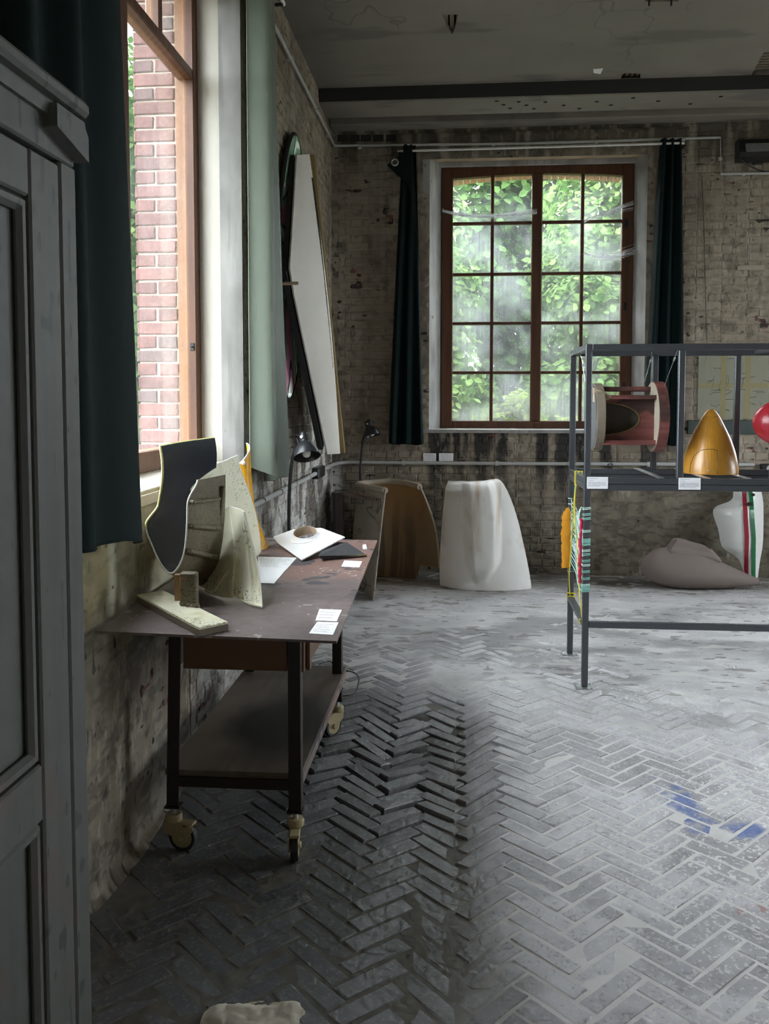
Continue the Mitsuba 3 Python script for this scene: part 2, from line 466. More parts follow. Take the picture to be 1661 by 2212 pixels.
def mould_outside(p, n, uv):
    m = fbm(p.x * 9, p.y * 9, p.z * 7, 3)
    sp = noise(p.x * 190, p.y * 190, p.z * 190)
    c = mix((0.085, 0.066, 0.038), (0.22, 0.185, 0.115), m)
    c = mix(c, (0.03, 0.028, 0.022), smoothstep(0.62, 0.8, sp) * 0.6)
    return mix(c, (0.36, 0.07, 0.05), smoothstep(0.73, 0.76, fbm(p.x * 26, p.y * 26, p.z * 30 + 3, 2)) * smoothstep(1.05, 1.0, p.z) * 0.8)


def brown_resin(p, n, uv):
    m = fbm(p.x * 5, p.y * 5, p.z * 2.5, 4)
    st = fbm(p.x * 18 + p.y * 10, p.z * 1.5, 4.0, 3)
    c = mix((0.17, 0.12, 0.075), (0.33, 0.215, 0.105), dr.clip(m * 1.3 - 0.1, 0, 1))
    c = mix(c, (0.34, 0.165, 0.04), smoothstep(0.45, 0.95, p.z) * 0.45)
    return mix(c, (0.055, 0.05, 0.042), smoothstep(0.5, 0.68, st) * 0.6 * smoothstep(0.8, 0.3, p.z))


def brown_card(p, n, uv):
    m = fbm(p.x * 6, p.y * 6, p.z * 4, 4)
    line = smoothstep(0.015, 0.004, dr.abs(fbm(p.x * 3, p.y * 3, p.z * 4, 3) - 0.52))
    c = mix((0.29, 0.25, 0.195), (0.47, 0.41, 0.325), m)
    return mix(c, (0.04, 0.035, 0.03), line * 0.55)


def white_gelcoat(p, n, uv):
    m = fbm(p.x * 4, p.y * 4, p.z * 3, 3)
    c = mix((0.80, 0.785, 0.75), (0.88, 0.875, 0.85), m)
    run = smoothstep(0.055, 0.015, dr.abs(p.x - 0.155 + 0.02 * (m - 0.5))) * smoothstep(0.12, 0.75, p.z)
    run2 = smoothstep(0.03, 0.008, dr.abs(p.x - 0.335 - 0.05 * (p.z - 0.5))) * smoothstep(0.3, 0.7, p.z)
    c = mix(c, (0.46, 0.30, 0.15), dr.maximum(run, run2) * 0.5 * fbm(p.x * 30, p.z * 5, 2.0, 2) * 1.6)
    return mix(c, (0.55, 0.48, 0.40), smoothstep(0.56, 0.75, fbm(p.x * 7, p.z * 5, 9.0, 3)) * 0.35)


def graffiti(p, n, uv):
    y, z = p.y, p.z
    w = fbm(y * 2.0, z * 1.6, 3.0, 3) - 0.5
    s = dr.sin((z * 2.2 + y * 1.4 + w * 5) * 2.6)
    r = dr.sin((z * 3.1 - y * 2.0 + w * 7) * 2.2)
    c = mix((0.05, 0.10, 0.055), (0.16, 0.27, 0.20), 0.5 + 0.5 * s)
    c = mix(c, (0.08, 0.26, 0.29), smoothstep(0.25, 0.6, r) * smoothstep(2.3, 2.0, z + w))
    c = mix(c, (0.33, 0.12, 0.22), smoothstep(0.55, 0.8, dr.sin(z * 5.0 + w * 9)) * 0.8)
    c = mix(c, (0.48, 0.42, 0.06), smoothstep(0.86, 0.96, dr.sin((z * 2.7 + y * 3.0 + w * 8) * 2.0)) * smoothstep(2.5, 2.0, z))
    c = mix(c, (0.58, 0.62, 0.60), smoothstep(0.955, 0.985, dr.sin((z * 1.9 + y * 0.6 + w * 4) * 3.4)))
    c = c * 2.6
    return mix(c, (0.02, 0.02, 0.02), smoothstep(0.93, 0.98, dr.sin((z * 2.5 - y * 1.1 + w * 6) * 4.1)) * 0.9)


def red_clay(p, n, uv):
    m = fbm((p.x + p.y) * 14, p.z * 14, 2.0, 3)
    c = mix((0.085, 0.038, 0.034), (0.19, 0.088, 0.075), dr.clip(m * 0.8 + uv.x * 0.5 - 0.1, 0, 1))
    return mix(c, (0.09, 0.07, 0.068), smoothstep(0.6, 0.8, uv.y) * 0.7)


def glass_dust(p, n, uv):
    a = p.x + p.y
    d = fbm(a * 3.0, p.z * 3.0, 6.0, 4)
    st = fbm(a * 60, p.z * 5, 2.0, 2)
    sp = smoothstep(0.70, 0.85, noise(a * 130, p.z * 90, 4.0))
    return (1 - 0.82 * smoothstep(-1.3, -1.4, p.x)) * dr.clip(0.075 + 0.19 * smoothstep(0.35, 0.75, d) * (0.7 + 0.6 * st) + 0.06 * sp, 0, 0.8)


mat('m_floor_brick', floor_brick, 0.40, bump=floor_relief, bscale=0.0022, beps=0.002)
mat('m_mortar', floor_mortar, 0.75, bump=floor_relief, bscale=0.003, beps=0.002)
mat('m_wall', wall_paint, 0.75, bump=wall_relief, bscale=0.007, beps=0.003)
mat('m_plaster', plaster, 0.8)
mat('m_plaster_grey', plaster_grey, 0.85)
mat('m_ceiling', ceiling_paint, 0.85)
mat('m_frame_wood', window_wood, 0.5)
mat('m_pale_wood', pale_wood, 0.7)
mat('m_red_wood', red_wood, 0.6)
mat('m_nose_wood', nose_wood, 0.28, clearcoat=0.9, clearcoat_gloss=0.85)
mat('m_rust', rust_steel, 0.42, spec=0.6)
mat('m_shelf', shelf_wood, 0.6)
mat('m_grey_paint', old_grey, 0.55)
mat('m_fibre', fibreglass, 0.4)
mat('m_mould', mould_outside, 0.6)
mat('m_resin', brown_resin, 0.4)
mat('m_card', brown_card, 0.7)
mat('m_gelcoat', white_gelcoat, 0.45)
mat('m_graffiti', graffiti, 0.5)
mat('m_clay', red_clay, 0.8)
mat('m_pier_mortar', (0.42, 0.36, 0.30), 0.9)
mat('m_iron', (0.012, 0.012, 0.014), 0.5)
mat('m_leg_iron', (0.022, 0.016, 0.014), 0.5)
mat('m_apron_wood', (0.12, 0.062, 0.032), 0.55)
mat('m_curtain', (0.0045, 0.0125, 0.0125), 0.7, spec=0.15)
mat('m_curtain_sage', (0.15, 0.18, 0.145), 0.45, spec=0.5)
mat('m_pipe', (0.46, 0.46, 0.45), 0.5)
mat('m_rod', (0.7, 0.7, 0.68), 0.35)
mat('m_black', (0.014, 0.015, 0.017), 0.35)
mat('m_steel', (0.085, 0.092, 0.105), 0.32, metal=0.5, spec=0.7)
mat('m_zinc', (0.62, 0.64, 0.66), 0.35, metal=0.9)
mat('m_white', (0.82, 0.82, 0.82), 0.5)
mat('m_card_white', (0.86, 0.87, 0.90), 0.7)
mat('m_print', (0.42, 0.43, 0.47), 0.8)
mat('m_navy', (0.006, 0.009, 0.020), 0.45, spec=0.15)
mat('m_scorched', (0.05, 0.05, 0.054), 0.5)
mat('m_yellow', (0.72, 0.36, 0.012), 0.3, clearcoat=0.5)
mat('m_edge_yellow', (0.68, 0.66, 0.26), 0.5)
mat('m_edge_white', (0.72, 0.72, 0.66), 0.5)
mat('m_caster', (0.43, 0.355, 0.20), 0.45)
mat('m_rubber', (0.03, 0.03, 0.032), 0.6)
mat('m_canvas', (0.62, 0.585, 0.535), 0.7)
mat('m_ochre', (0.20, 0.145, 0.055), 0.7)
mat('m_claygrey', (0.205, 0.165, 0.148), 0.75)
mat('m_gloss_white', (0.70, 0.71, 0.685), 0.2, clearcoat=0.8)
mat('m_red_stripe', (0.28, 0.025, 0.04), 0.25)
mat('m_green_stripe', (0.012, 0.13, 0.045), 0.25)
mat('m_red', (0.38, 0.018, 0.03), 0.25, clearcoat=0.8)
mat('m_endgrain', (0.34, 0.30, 0.235), 0.8)
mat('m_dark_cavity', (0.105, 0.088, 0.068), 0.7)
mat('m_teal', (0.14, 0.42, 0.36), 0.8)
mat('m_winding', (0.24, 0.50, 0.43), 0.8)
mat('m_mint', (0.50, 0.70, 0.62), 0.8)
mat('m_yarn_yellow', (0.66, 0.56, 0.05), 0.8)
mat('m_yarn_orange', (0.70, 0.30, 0.02), 0.8)
mat('m_yarn_red', (0.55, 0.03, 0.08), 0.8)
mat('m_yarn_white', (0.75, 0.78, 0.78), 0.8)
mat('m_lath', (0.20, 0.165, 0.12), 0.8)
mat('m_hole', (0.018, 0.017, 0.015), 0.9)
mat('m_aluminium', (0.5, 0.52, 0.54), 0.35, metal=0.8)
mat('m_web', (0.8, 0.82, 0.85), 0.8)
mat('m_soil', (0.09, 0.085, 0.055), 0.95)
mat('m_bark', (0.09, 0.075, 0.055), 0.9)
mat('m_flower', (0.72, 0.74, 0.66), 0.8)
mat('m_sheet_board', (0.25, 0.245, 0.185), 0.7)
mat('m_board_tape', (0.26, 0.225, 0.11), 0.6)
mat('m_concrete_patch', (0.50, 0.46, 0.38), 0.95)
scene['m_leaf'] = {'type': 'principledthin', 'base_color': {'type': 'mesh_attribute', 'name': 'vertex_color'}, 'roughness': 0.5, 'diff_trans': 0.9, 'spec_trans': 0.0}
scene['m_pane'] = {'type': 'blendbsdf', 'weight': proc(glass_dust),
                   'a': {'type': 'thindielectric', 'int_ior': 1.5},
                   'b': {'type': 'principledthin', 'base_color': rgb((0.85, 0.88, 0.9)), 'roughness': 0.9, 'diff_trans': 1.2, 'spec_trans': 0.0}}
scene['m_bulb'] = {'type': 'principled', 'base_color': rgb((0.8, 0.8, 0.78)), 'roughness': 0.15}

# ------------------------------------------------------------------ the room
XL, XR, YB, YN, ZC = -1.16, 5.8, 7.97, -2.2, 4.16
W1 = (2.46, 4.62, 1.27, 3.80)       # window 1 in the left wall: y0, y1, z0, z1
W2 = (-0.27, 1.655, 1.325, 3.765)   # window 2 in the back wall: x0, x1, z0, z1
W3 = (3.7, 5.6, 1.325, 3.765)       # added unseen window further right in the back wall, for more daylight
W5 = ((4.5, 6.2),)      # added unseen tall window in the opposite wall, for fill daylight: y0, y1
W0 = (-1.5, 0.5, 1.27, 3.80)        # added unseen window in the left wall beside the camera, for daylight
OUT_L, OUT_B = -1.72, 8.50
WIN_X, WIN_Y = -1.44, 8.20          # the planes of the glass


def floor_h(x, y):
    """The worn floor: sunk in front of the table, humped a little elsewhere."""
    d = -0.035 * np.exp(-(((x + 0.28) / 0.30) ** 2 + ((y - 3.85) / 0.75) ** 2))
    d += -0.020 * np.exp(-(((x + 0.05) / 0.16) ** 2)) * (1 / (1 + np.exp((y - 4.6) * 4)))
    q = np.stack([x * 1.6, y * 1.6, 0 * x], -1)
    return d + 0.018 * (meshkit.fbm(q, 3, 3) - 0.5)


def skim_of(x, y):
    """How far the joints are filled: over 0 the screed covers the bricks."""
    q = np.stack([x * 2.2, y * 2.2, 0 * x + 3], -1)
    n = meshkit.fbm(q, 4, 8) - 0.5
    far = 1 / (1 + np.exp(-(y + 0.55 * x - 5.15 + 2.2 * n) * 3.2))
    return far


def joint_depth(x, y):
    q = np.stack([x * 5, y * 5, 0 * x], -1)
    n = meshkit.fbm(q, 3, 6)
    broken = np.exp(-(((x + 0.30) / 0.42) ** 2 + ((y - 3.85) / 0.62) ** 2))
    left = 1 / (1 + np.exp((x - 0.1) * 14))
    d = 0.0019 - 0.0011 * left + 0.0008 * left * n + 0.020 * broken * smoothnp(0.2, 0.55, n)
    s = skim_of(x, y)
    return d * (1 - s) - 0.0016 * s * smoothnp(0.30, 0.6, n + 0.25 * s)


def smoothnp(a, b, x):
    t = np.clip((x - a) / (b - a), 0, 1)
    return t * t * (3 - 2 * t)


gx = np.arange(XL - 0.05, 3.3, 0.022)
gy = np.arange(1.2, YB + 0.06, 0.022)
GX, GY = np.meshgrid(gx, gy, indexing='ij')
GZ = floor_h(GX, GY) - joint_depth(GX, GY)
ii = np.arange(GX.size).reshape(GX.shape)
fq = np.stack([ii[:-1, :-1], ii[1:, :-1], ii[1:, 1:], ii[:-1, 1:]], -1).reshape(-1, 4)
bed = trimesh.Trimesh(np.stack([GX, GY, GZ], -1).reshape(-1, 3), np.vstack([fq[:, [0, 1, 2]], fq[:, [0, 2, 3]]]), process=False)
rest = cat(bx(XL - 0.05, gx[-1], YN - 0.1, gy[0], -0.1, -0.003), bx(gx[-1], XR + 0.1, YN - 0.1, YB + 0.06, -0.1, -0.003))
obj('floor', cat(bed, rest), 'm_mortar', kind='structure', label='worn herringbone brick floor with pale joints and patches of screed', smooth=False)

# herringbone of bricks on edge
BL, BW, JT = 0.222, 0.062, 0.009
PL, PW = BL + JT, BW + JT
V0 = at(1197.6, 1787.6, Z=0)[:2]
ea = np.array([math.sin(math.radians(45)), math.cos(math.radians(45))])     # the bricks that run up to the right
eb = np.array([-ea[1], ea[0]])                                              # the bricks that run up to the left


def brick_mesh(L, W, H, b, r, wob=0.0):
    """A brick, its top at z = 0, the lower edge left open."""
    x, y = L / 2, W / 2
    base = np.array([[-x, -y, -H], [x, -y, -H], [x, y, -H], [-x, y, -H]])
    side = np.array([[-x, -y, -b], [x, -y, -b], [x, y, -b], [-x, y, -b]])
    top = np.array([[-x + b, -y + b, 0], [x - b, -y + b, 0], [x - b, y - b, 0], [-x + b, y - b, 0]])
    v = np.vstack([base, side, top])
    if wob:
        v[4:] += r.uniform(-wob, wob, (8, 3)) * [1, 1, 0.5]
    f = []
    for a in (0, 4):
        for k in range(4):
            k2 = (k + 1) % 4
            f += [[a + k, a + k2, a + k2 + 4], [a + k, a + k2 + 4, a + k + 4]]
    f += [[8, 9, 10], [8, 10, 11]]
    return v, np.array(f)


def brick_variants(n, L, W, H, b, wob, m, seed):
    r = np.random.default_rng(seed)
    out = []
    for _ in range(n):
        v, f = brick_mesh(L, W, H, b, r, wob)
        uv = np.tile(r.uniform(0, 1, 2), (len(v), 1))
        out.append((v, f, uv, mikit.ply(trimesh.Trimesh(v, f, process=False), m, uv=uv)))
    return out


def lay_bricks(parent, mats4, sizes_px, variants, most=300, field='brick_field'):
    """The `most` bricks that show largest as parts of their own, the rest joined."""
    order = np.argsort(-np.asarray(sizes_px))
    r = np.random.default_rng(5)
    vs, fs, us, n = [], [], [], 0
    for rank, i in enumerate(order):
        v, f, uv, ply = variants[r.integers(len(variants))]
        if rank < most:
            scene[key_of_fast('brick', parent)] = {**ply, 'to_world': T(mats4[i])}
        else:
            vs.append(v @ mats4[i][:3, :3].T + mats4[i][:3, 3])
            fs.append(f + n)
            us.append(uv)
            n += len(v)
    if vs:
        k = parent + '__' + field
        scene[k] = mikit.ply(trimesh.Trimesh(np.vstack(vs), np.vstack(fs), process=False), variants[0][3]['bsdf']['id'], uv=np.vstack(us))
        tag(k, kind='stuff')


_count = {}


def key_of_fast(name, parent):
    b = parent + '__' + name
    i = _count.get(b, 0)
    _count[b] = i + 1
    return b if i == 0 else f'{b}_{i:03d}'


def seen_size(c, area):
    """About how large a face at c shows, 0 outside the frame."""
    v = np.asarray(c) - CAM
    z = v @ FW
    if z < 0.3:
        return 0.0
    x, y = CX + F * (v @ RT) / z, CY - F * (v @ UP) / z
    return area * (F / z) ** 2 if 0 <= x < IMG_W and 0 <= y < IMG_H else 0.0


mats4, sizes = [], []
rb = np.random.default_rng(21)
K = int(round(PL / PW))
# herringbone with bricks K times as long as wide: along the ridge each pair moves by one width in both directions
for i in range(-60, 61):
    for j in range(-16, 17):
        # a lattice cell: origin steps (ea+eb)*PW along the ridge, and (ea-eb)*PL*... across it
        o = V0 + i * PW * (ea + eb) + j * (PL * ea - PL * eb)
        for which in (0, 1):
            if which == 0:
                c = o + ea * PL / 2 + eb * PW / 2
                d, e = ea, eb
            else:
                c = o + ea * (-PW / 2) + eb * (PL / 2) + ea * 0.0
                c = o - ea * 0.0 + eb * (PL / 2) + ea * (-PW / 2)
                d, e = eb, -ea
            if not (XL + 0.02 < c[0] < 3.2 and 1.5 < c[1] < YB - 0.05):
                continue
            x, y = c
            h = float(floor_h(np.array(x), np.array(y)))
            gxx = float(floor_h(np.array(x + 0.02), np.array(y)) - floor_h(np.array(x - 0.02), np.array(y))) / 0.04
            gyy = float(floor_h(np.array(x), np.array(y + 0.02)) - floor_h(np.array(x), np.array(y - 0.02))) / 0.04
            rough = math.exp(-(((x + 0.30) / 0.42) ** 2 + ((y - 3.85) / 0.62) ** 2))
            n = np.array([-gxx, -gyy, 1.0]) + np.r_[rb.normal(0, 0.006 + 0.04 * rough, 2), 0]
            n /= np.linalg.norm(n)
            dd = np.array([d[0], d[1], 0.0])
            a = rb.normal(0, 0.008 + 0.03 * rough)
            dd = np.array([dd[0] * math.cos(a) - dd[1] * math.sin(a), dd[0] * math.sin(a) + dd[1] * math.cos(a), 0])
            dd -= n * (dd @ n)
            dd /= np.linalg.norm(dd)
            M = axes((x, y, h + rb.normal(0, 0.0009 + 0.006 * rough)), dd, np.cross(n, dd), n)
            mats4.append(M)
            s = seen_size((x, y, h), BL * BW * 1.6 / math.hypot(y, 1.6))
            hidden = (x < -0.62 + 0 * y and y > 2.7) or (x < -0.42 * y and y < 2.5)
            sizes.append(0 if hidden else s)
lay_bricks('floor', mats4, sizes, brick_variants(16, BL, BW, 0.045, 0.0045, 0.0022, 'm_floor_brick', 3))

# walls: solid masonry, then the painted bricks that stand proud of it
WB = 0.006
left_parts = [bx(OUT_L, XL - WB, YN, W0[0], -0.1, 4.4), bx(OUT_L, XL - WB, W0[0], W0[1], -0.1, W0[2] - 0.02), bx(OUT_L, XL - WB, W0[0], W0[1], W0[3], 4.4),
              bx(OUT_L, XL - WB, W0[1], W1[0] - 0.02, -0.1, 4.4), bx(OUT_L, XL - WB, W1[0] - 0.02, W1[1] + 0.02, -0.1, W1[2] - 0.02),
              bx(OUT_L, XL - WB, W1[0] - 0.02, W1[1] + 0.02, W1[3], 4.4), bx(OUT_L, XL - WB, W1[1] + 0.02, OUT_B, -0.1, 4.4)]
obj('wall_left', cat(*left_parts), 'm_wall', kind='structure', label='old painted brick wall on the window side, stained and flaking')
back_parts = [bx(XL - WB, W2[0] - 0.02, YB + WB, OUT_B, -0.1, 4.4), bx(W2[0] - 0.02, W2[1] + 0.02, YB + WB, OUT_B, -0.1, W2[2] - 0.02), bx(W2[0] - 0.02, W2[1] + 0.02, YB + WB, OUT_B, W2[3] + 0.02, 4.4),
              bx(W2[1] + 0.02, W3[0], YB + WB, OUT_B, -0.1, 4.4), bx(W3[0], W3[1], YB + WB, OUT_B, -0.1, W3[2]), bx(W3[0], W3[1], YB + WB, OUT_B, W3[3], 4.4),
              bx(W3[1], XR + 0.3, YB + WB, OUT_B, -0.1, 4.4)]
obj('wall_back', cat(*back_parts), 'm_wall', kind='structure', label='old grey-brown painted brick wall behind the displayed mouldings')
right_parts = [bx(XR, XR + 0.3, a, b, -0.1, 4.4) for a, b in ((YN, W5[0][0]), (W5[0][1], OUT_B))]
right_parts += [bx(XR, XR + 0.3, a, b, lo, hi) for a, b in W5 for lo, hi in ((-0.1, 0.9), (3.85, 4.4))]
obj('wall_right', cat(*right_parts), 'm_wall', kind='structure', label='far side wall of the hall outside the picture')
obj('wall_front', bx(OUT_L, XR + 0.3, YN - 0.3, YN, -0.1, 4.4), 'm_wall', kind='structure', label='wall behind the viewer outside the picture')

CO, BH = 0.0705, 0.0615
strv = brick_variants(10, 0.214, BH, 0.012, 0.004, 0.0016, 'm_wall', 31)
hdrv = brick_variants(10, 0.100, BH, 0.012, 0.004, 0.0016, 'm_wall', 32)


def wall_bricks(parent, o, u, length, ztop, free, outward, seed, most=300):
    r = np.random.default_rng(seed)
    items = []
    for c in range(int(ztop / CO)):
        z = c * CO + CO / 2
        head = c % 2 == 1
        step = 0.110 if head else 0.224
        x = -0.055 if head else -0.11
        while x < length:
            p = np.asarray(o) + np.asarray(u) * (x + step / 2) + [0, 0, z]
            if x > -0.02 and x + step < length + 0.02 and free(x, x + step, z - CO / 2, z + CO / 2):
                M = axes(p + np.asarray(outward) * (WB * 0 + r.normal(0, 0.0012)), u, (0, 0, 1), outward)
                items.append((M, head, seen_size(p, step * BH * abs(outward @ (CAM - p)) / np.linalg.norm(CAM - p))))
            x += step
    items.sort(key=lambda q: -q[2])
    r2 = np.random.default_rng(seed + 1)
    vs, fs, us, n = [], [], [], 0
    for rank, (M, head, s) in enumerate(items):
        v, f, uv, ply = (hdrv if head else strv)[r2.integers(10)]
        if rank < most and s > 0:
            scene[key_of_fast('brick', parent)] = {**ply, 'to_world': T(M)}
        else:
            vs.append(v @ M[:3, :3].T + M[:3, 3])
            fs.append(f + n)
            us.append(uv)
            n += len(v)
    k = parent + '__brick_field'
    scene[k] = mikit.ply(trimesh.Trimesh(np.vstack(vs), np.vstack(fs), process=False), 'm_wall', uv=np.vstack(us))
    tag(k, kind='stuff')


def free_back(x0, x1, z0, z1):
    X0, X1 = x0 + XL, x1 + XL
    if X1 > W2[0] - 0.135 and X0 < W2[1] + 0.11 and z1 > 1.30 and z0 < 4.03:
        return False                                # the window, its plaster band and the lintel
    if X0 > -0.62 and X1 < 2.03 and z0 > 3.76 and z1 < 4.03:
        return False
    if X0 > 1.10 + 0.1 * math.sin(z0 * 9) and z1 < 1.02:
        return False                                # cement render low down
    return not (X1 > 3.5)


def free_left(x0, x1, z0, z1):
    Y0, Y1 = x0 + 1.6, x1 + 1.6
    return not (Y1 > W1[0] - 0.1 and Y0 < W1[1] + 0.01 and z1 > 0.78 and z0 < W1[3] + 0.1) and not (Y0 < 3.55 and z1 < 0.79) and Y1 < YB - 0.01


wall_bricks('wall_back', (XL, YB, 0), (1, 0, 0), 4.9, 4.15, free_back, np.array([0, -1.0, 0]), 41)
wall_bricks('wall_left', (XL, 1.6, 0), (0, 1, 0), YB - 1.6, 4.15, free_left, np.array([1.0, 0, 0]), 42)


def rough_slab(x0, x1, z0, z1, y, amp, M, seed, step=0.03):
    """A rough plaster skin in the plane (x, z), y its face; M carries it to its wall."""
    nx, nz = max(3, int((x1 - x0) / step)), max(3, int((z1 - z0) / step))
    X, Z = np.meshgrid(np.linspace(x0, x1, nx), np.linspace(z0, z1, nz), indexing='ij')
    N = meshkit.fbm(np.stack([X * 4, Z * 4, X * 0 + seed], -1), 4, seed) - 0.5
    return place(shell(np.stack([X, y + amp * N, Z], -1), 0.014), M)


I4 = np.eye(4)
obj('render', rough_slab(1.16, 3.5, 0.0, 1.03, YB + 0.001, 0.012, I4, 3), 'm_wall', 'wall_back', smooth=True, label='grey-brown cement render low on the wall')
fy = np.arange(1.5, 7.6, 0.05)
fa = np.linspace(0, 1, 6)
fnz = meshkit.fbm(np.stack([fy * 2.5, fy * 0, fy * 0], -1), 3, 4)
obj('fillet', shell(np.array([[(XL - 0.004 + (0.02 + 0.06 * q) * a ** 2, y, (0.03 + 0.07 * q) * (1 - a) ** 2 - 0.004) for a in fa] for y, q in zip(fy, fnz)]), 0.006), 'm_wall', 'wall_left', smooth=50, label='crumbling mortar fillet along the floor')
LW = axes((XL, 0, 0), (0, 1, 0), (1, 0, 0), (0, 0, 1))
obj('plaster_coat', cat(rough_slab(1.7, 3.62, 0.0, 0.79, -0.002, 0.012, LW, 9), rough_slab(1.7, 4.64, 0.775, W1[2] - 0.01, -0.004, 0.010, LW, 5), rough_slab(1.7, W1[0], W1[2], W1[3] + 0.1, -0.004, 0.01, LW, 6),
                        rough_slab(W1[0], 4.64, W1[3], W1[3] + 0.12, -0.004, 0.01, LW, 7)), 'm_wall', 'wall_left', smooth=True)

# ceiling, its beams and its holes
def hole_poly(pts):
    return Polygon([at(x, y, Z=ZC)[:2] for x, y in pts])


hole_a = hole_poly([(954, 31), (962, 33), (975, 31), (989, 32), (986, 45), (984, 58), (977, 75), (970, 66), (961, 50)])
hole_b = hole_poly([(1342, 159), (1360, 158), (1383, 159), (1382, 184), (1362, 188), (1342, 187)])
hole_c = hole_poly([(1650, 112), (1690, 112), (1665, 158), (1622, 164)])
hole_d = hole_poly([(1385, -12), (1470, -12), (1465, 3), (1395, 4)])
slab = Polygon([(OUT_L, YN - 0.2), (XR + 0.2, YN - 0.2), (XR + 0.2, OUT_B), (OUT_L, OUT_B)])
for h in (hole_a, hole_b, hole_c, hole_d):
    slab = slab.difference(h)
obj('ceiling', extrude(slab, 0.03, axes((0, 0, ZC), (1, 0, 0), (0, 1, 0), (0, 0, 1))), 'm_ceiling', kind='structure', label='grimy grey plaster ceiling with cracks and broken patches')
obj('upper_floor', bx(OUT_L, XR + 0.3, YN - 0.3, OUT_B, ZC + 0.06, ZC + 0.3), 'm_hole', 'ceiling')
for h, horiz in ((hole_a, 1), (hole_b, 1), (hole_c, 0), (hole_d, 1)):
    x0, y0, x1, y1 = h.bounds
    if horiz:
        for x in np.arange(x0 + 0.01, x1 - 0.005, 0.042):
            obj('lath', bx(x, x + 0.030, y0 - 0.04, y1 + 0.04, ZC + 0.033, ZC + 0.042), 'm_lath', 'ceiling')
    else:
        for y in np.arange(y0 + 0.02, y1, 0.055):
            obj('lath', bx(x0 - 0.04, x1 + 0.04, y, y + 0.035, ZC + 0.033, ZC + 0.042), 'm_lath', 'ceiling')
lab = [at(x, y, Z=ZC - 0.004)[:2] for x, y in ((1281, 150), (1303, 148), (1297, 160), (1283, 158))]
obj('flake', extrude(lab, 0.003, axes((0, 0, ZC - 0.004), (1, 0, 0), (0, 1, 0), (0, 0, 1))), 'm_white', 'ceiling', label='small bright bare flake in the plaster')
for x in (1402, 1450):
    p = at(x, 2, Z=ZC)
    obj('nail', tube([p + [0, 0, 0.04], p + [0, 0, -0.03]], 0.006, 6), 'm_iron', 'ceiling')


def beam_profile(y0, y1, z0, z1):
    c = 0.015
    return [(y0, z1), (y0, z0 + c), (y0 + c, z0), (y1 - c, z0), (y1, z0 + c), (y1, z1)]


obj('beam', extrude(beam_profile(7.25, 7.66, 4.045, ZC + 0.01), 3.75, YZ(XL)), 'm_ceiling', kind='structure', label='shallow plastered beam running along the back wall under the ceiling')
bm = 'beam'
for i, x in enumerate((0.30, 0.36, 0.42, 0.48, 0.55, 0.62, 0.70, 0.86, 1.0, 1.12, 1.25, 1.40, 1.62, 1.9, 2.1)):
    y = 7.33 + 0.25 * ((i * 0.37) % 1)
    obj('rivet_hole', move(lathe([(0, -0.002), (0.017, -0.002), (0.02, 0.003), (0, 0.003)], 10), x, y, 4.045), 'm_hole', bm)
obj('shade_strip', bx(XL, 2.55, 7.243, 7.25, 4.052, ZC, 0.001), 'm_painted_shade', 'beam', label='black strip painted as the shaded gap under the ceiling')  # black strip stands in for the shaded gap above the beam
mat('m_painted_shade', (0.03, 0.03, 0.028), 0.9)  # near-black colour that paints shade into gaps and niches
obj('cornice', bx(XL, 3.3, 7.80, YB + 0.02, 4.03, ZC + 0.01, 0.012), 'm_ceiling', 'beam')
b2 = [(2.55, ZC + 0.01), (2.55, 4.095), (2.565, 4.08), (2.97, 4.08), (2.985, 4.095), (2.985, ZC + 0.01)]
obj('beam_cross', extrude(b2, 9.9, axes((0, YN - 0.05, 0), (1, 0, 0), (0, 0, 1), (0, 1, 0)) @ np.diag([1, 1, 1, 1.0])), 'm_ceiling', kind='structure', label='second plastered beam running away to the back wall, top right')

# window 2 in the back wall: frame with an arched head, two casements of eight panes and the plaster reveals
w2 = 'window_2'
labels[w2] = {'kind': 'structure', 'label': 'red-brown timber window with an arched head, dirty panes and cobwebs in the back wall'}
FY = 8.155
fx0, fz0 = at(952, 926, Y=FY)[0], at(952, 926, Y=FY)[2]
fx1, fz1 = at(1371, 350, Y=FY)[0], at(1371, 351, Y=FY)[2]
sx0, sx1 = at(978, 600, Y=FY)[0], at(1342, 600, Y=FY)[0]
bz = at(1100, 909, Y=FY)[2]
za, zc = at(985, 386, Y=FY)[2], at(1160, 375, Y=FY)[2]
mx = at(1159, 600, Y=FY)[0]


def arch(x, lo, hi, x0, x1):
    return lo + (hi - lo) * (1 - ((x - (x0 + x1) / 2) / ((x1 - x0) / 2)) ** 2)


obj('stile', bx(fx0, sx0, FY, FY + 0.08, fz0, fz1, 0.006), 'm_frame_wood', w2)  # flat dark plates stand in for the shade inside open niches
obj('stile', bx(sx1, fx1, FY, FY + 0.08, fz0, fz1, 0.006), 'm_frame_wood', w2)
obj('bottom_rail', bx(sx0, sx1, FY, FY + 0.08, fz0, bz, 0.006), 'm_frame_wood', w2)
xs = np.linspace(sx0, sx1, 40)
obj('head', extrude([(sx0, fz1)] + [(x, arch(x, za, zc, sx0, sx1)) for x in xs] + [(sx1, fz1)], 0.08, XZ(FY + 0.08)), 'm_frame_wood', w2)
MW = 0.048
obj('mullion', bx(mx - MW, mx + MW, FY - 0.01, FY + 0.07, bz, arch(mx, za, zc, sx0, sx1) + 0.004, 0.008), 'm_frame_wood', w2)
hz = [at(1100, y, Y=FY)[2] for y in (480.5, 591, 697.5, 804.5)]
vx = [at(1063, 600, Y=FY)[0], at(1257, 600, Y=FY)[0]]
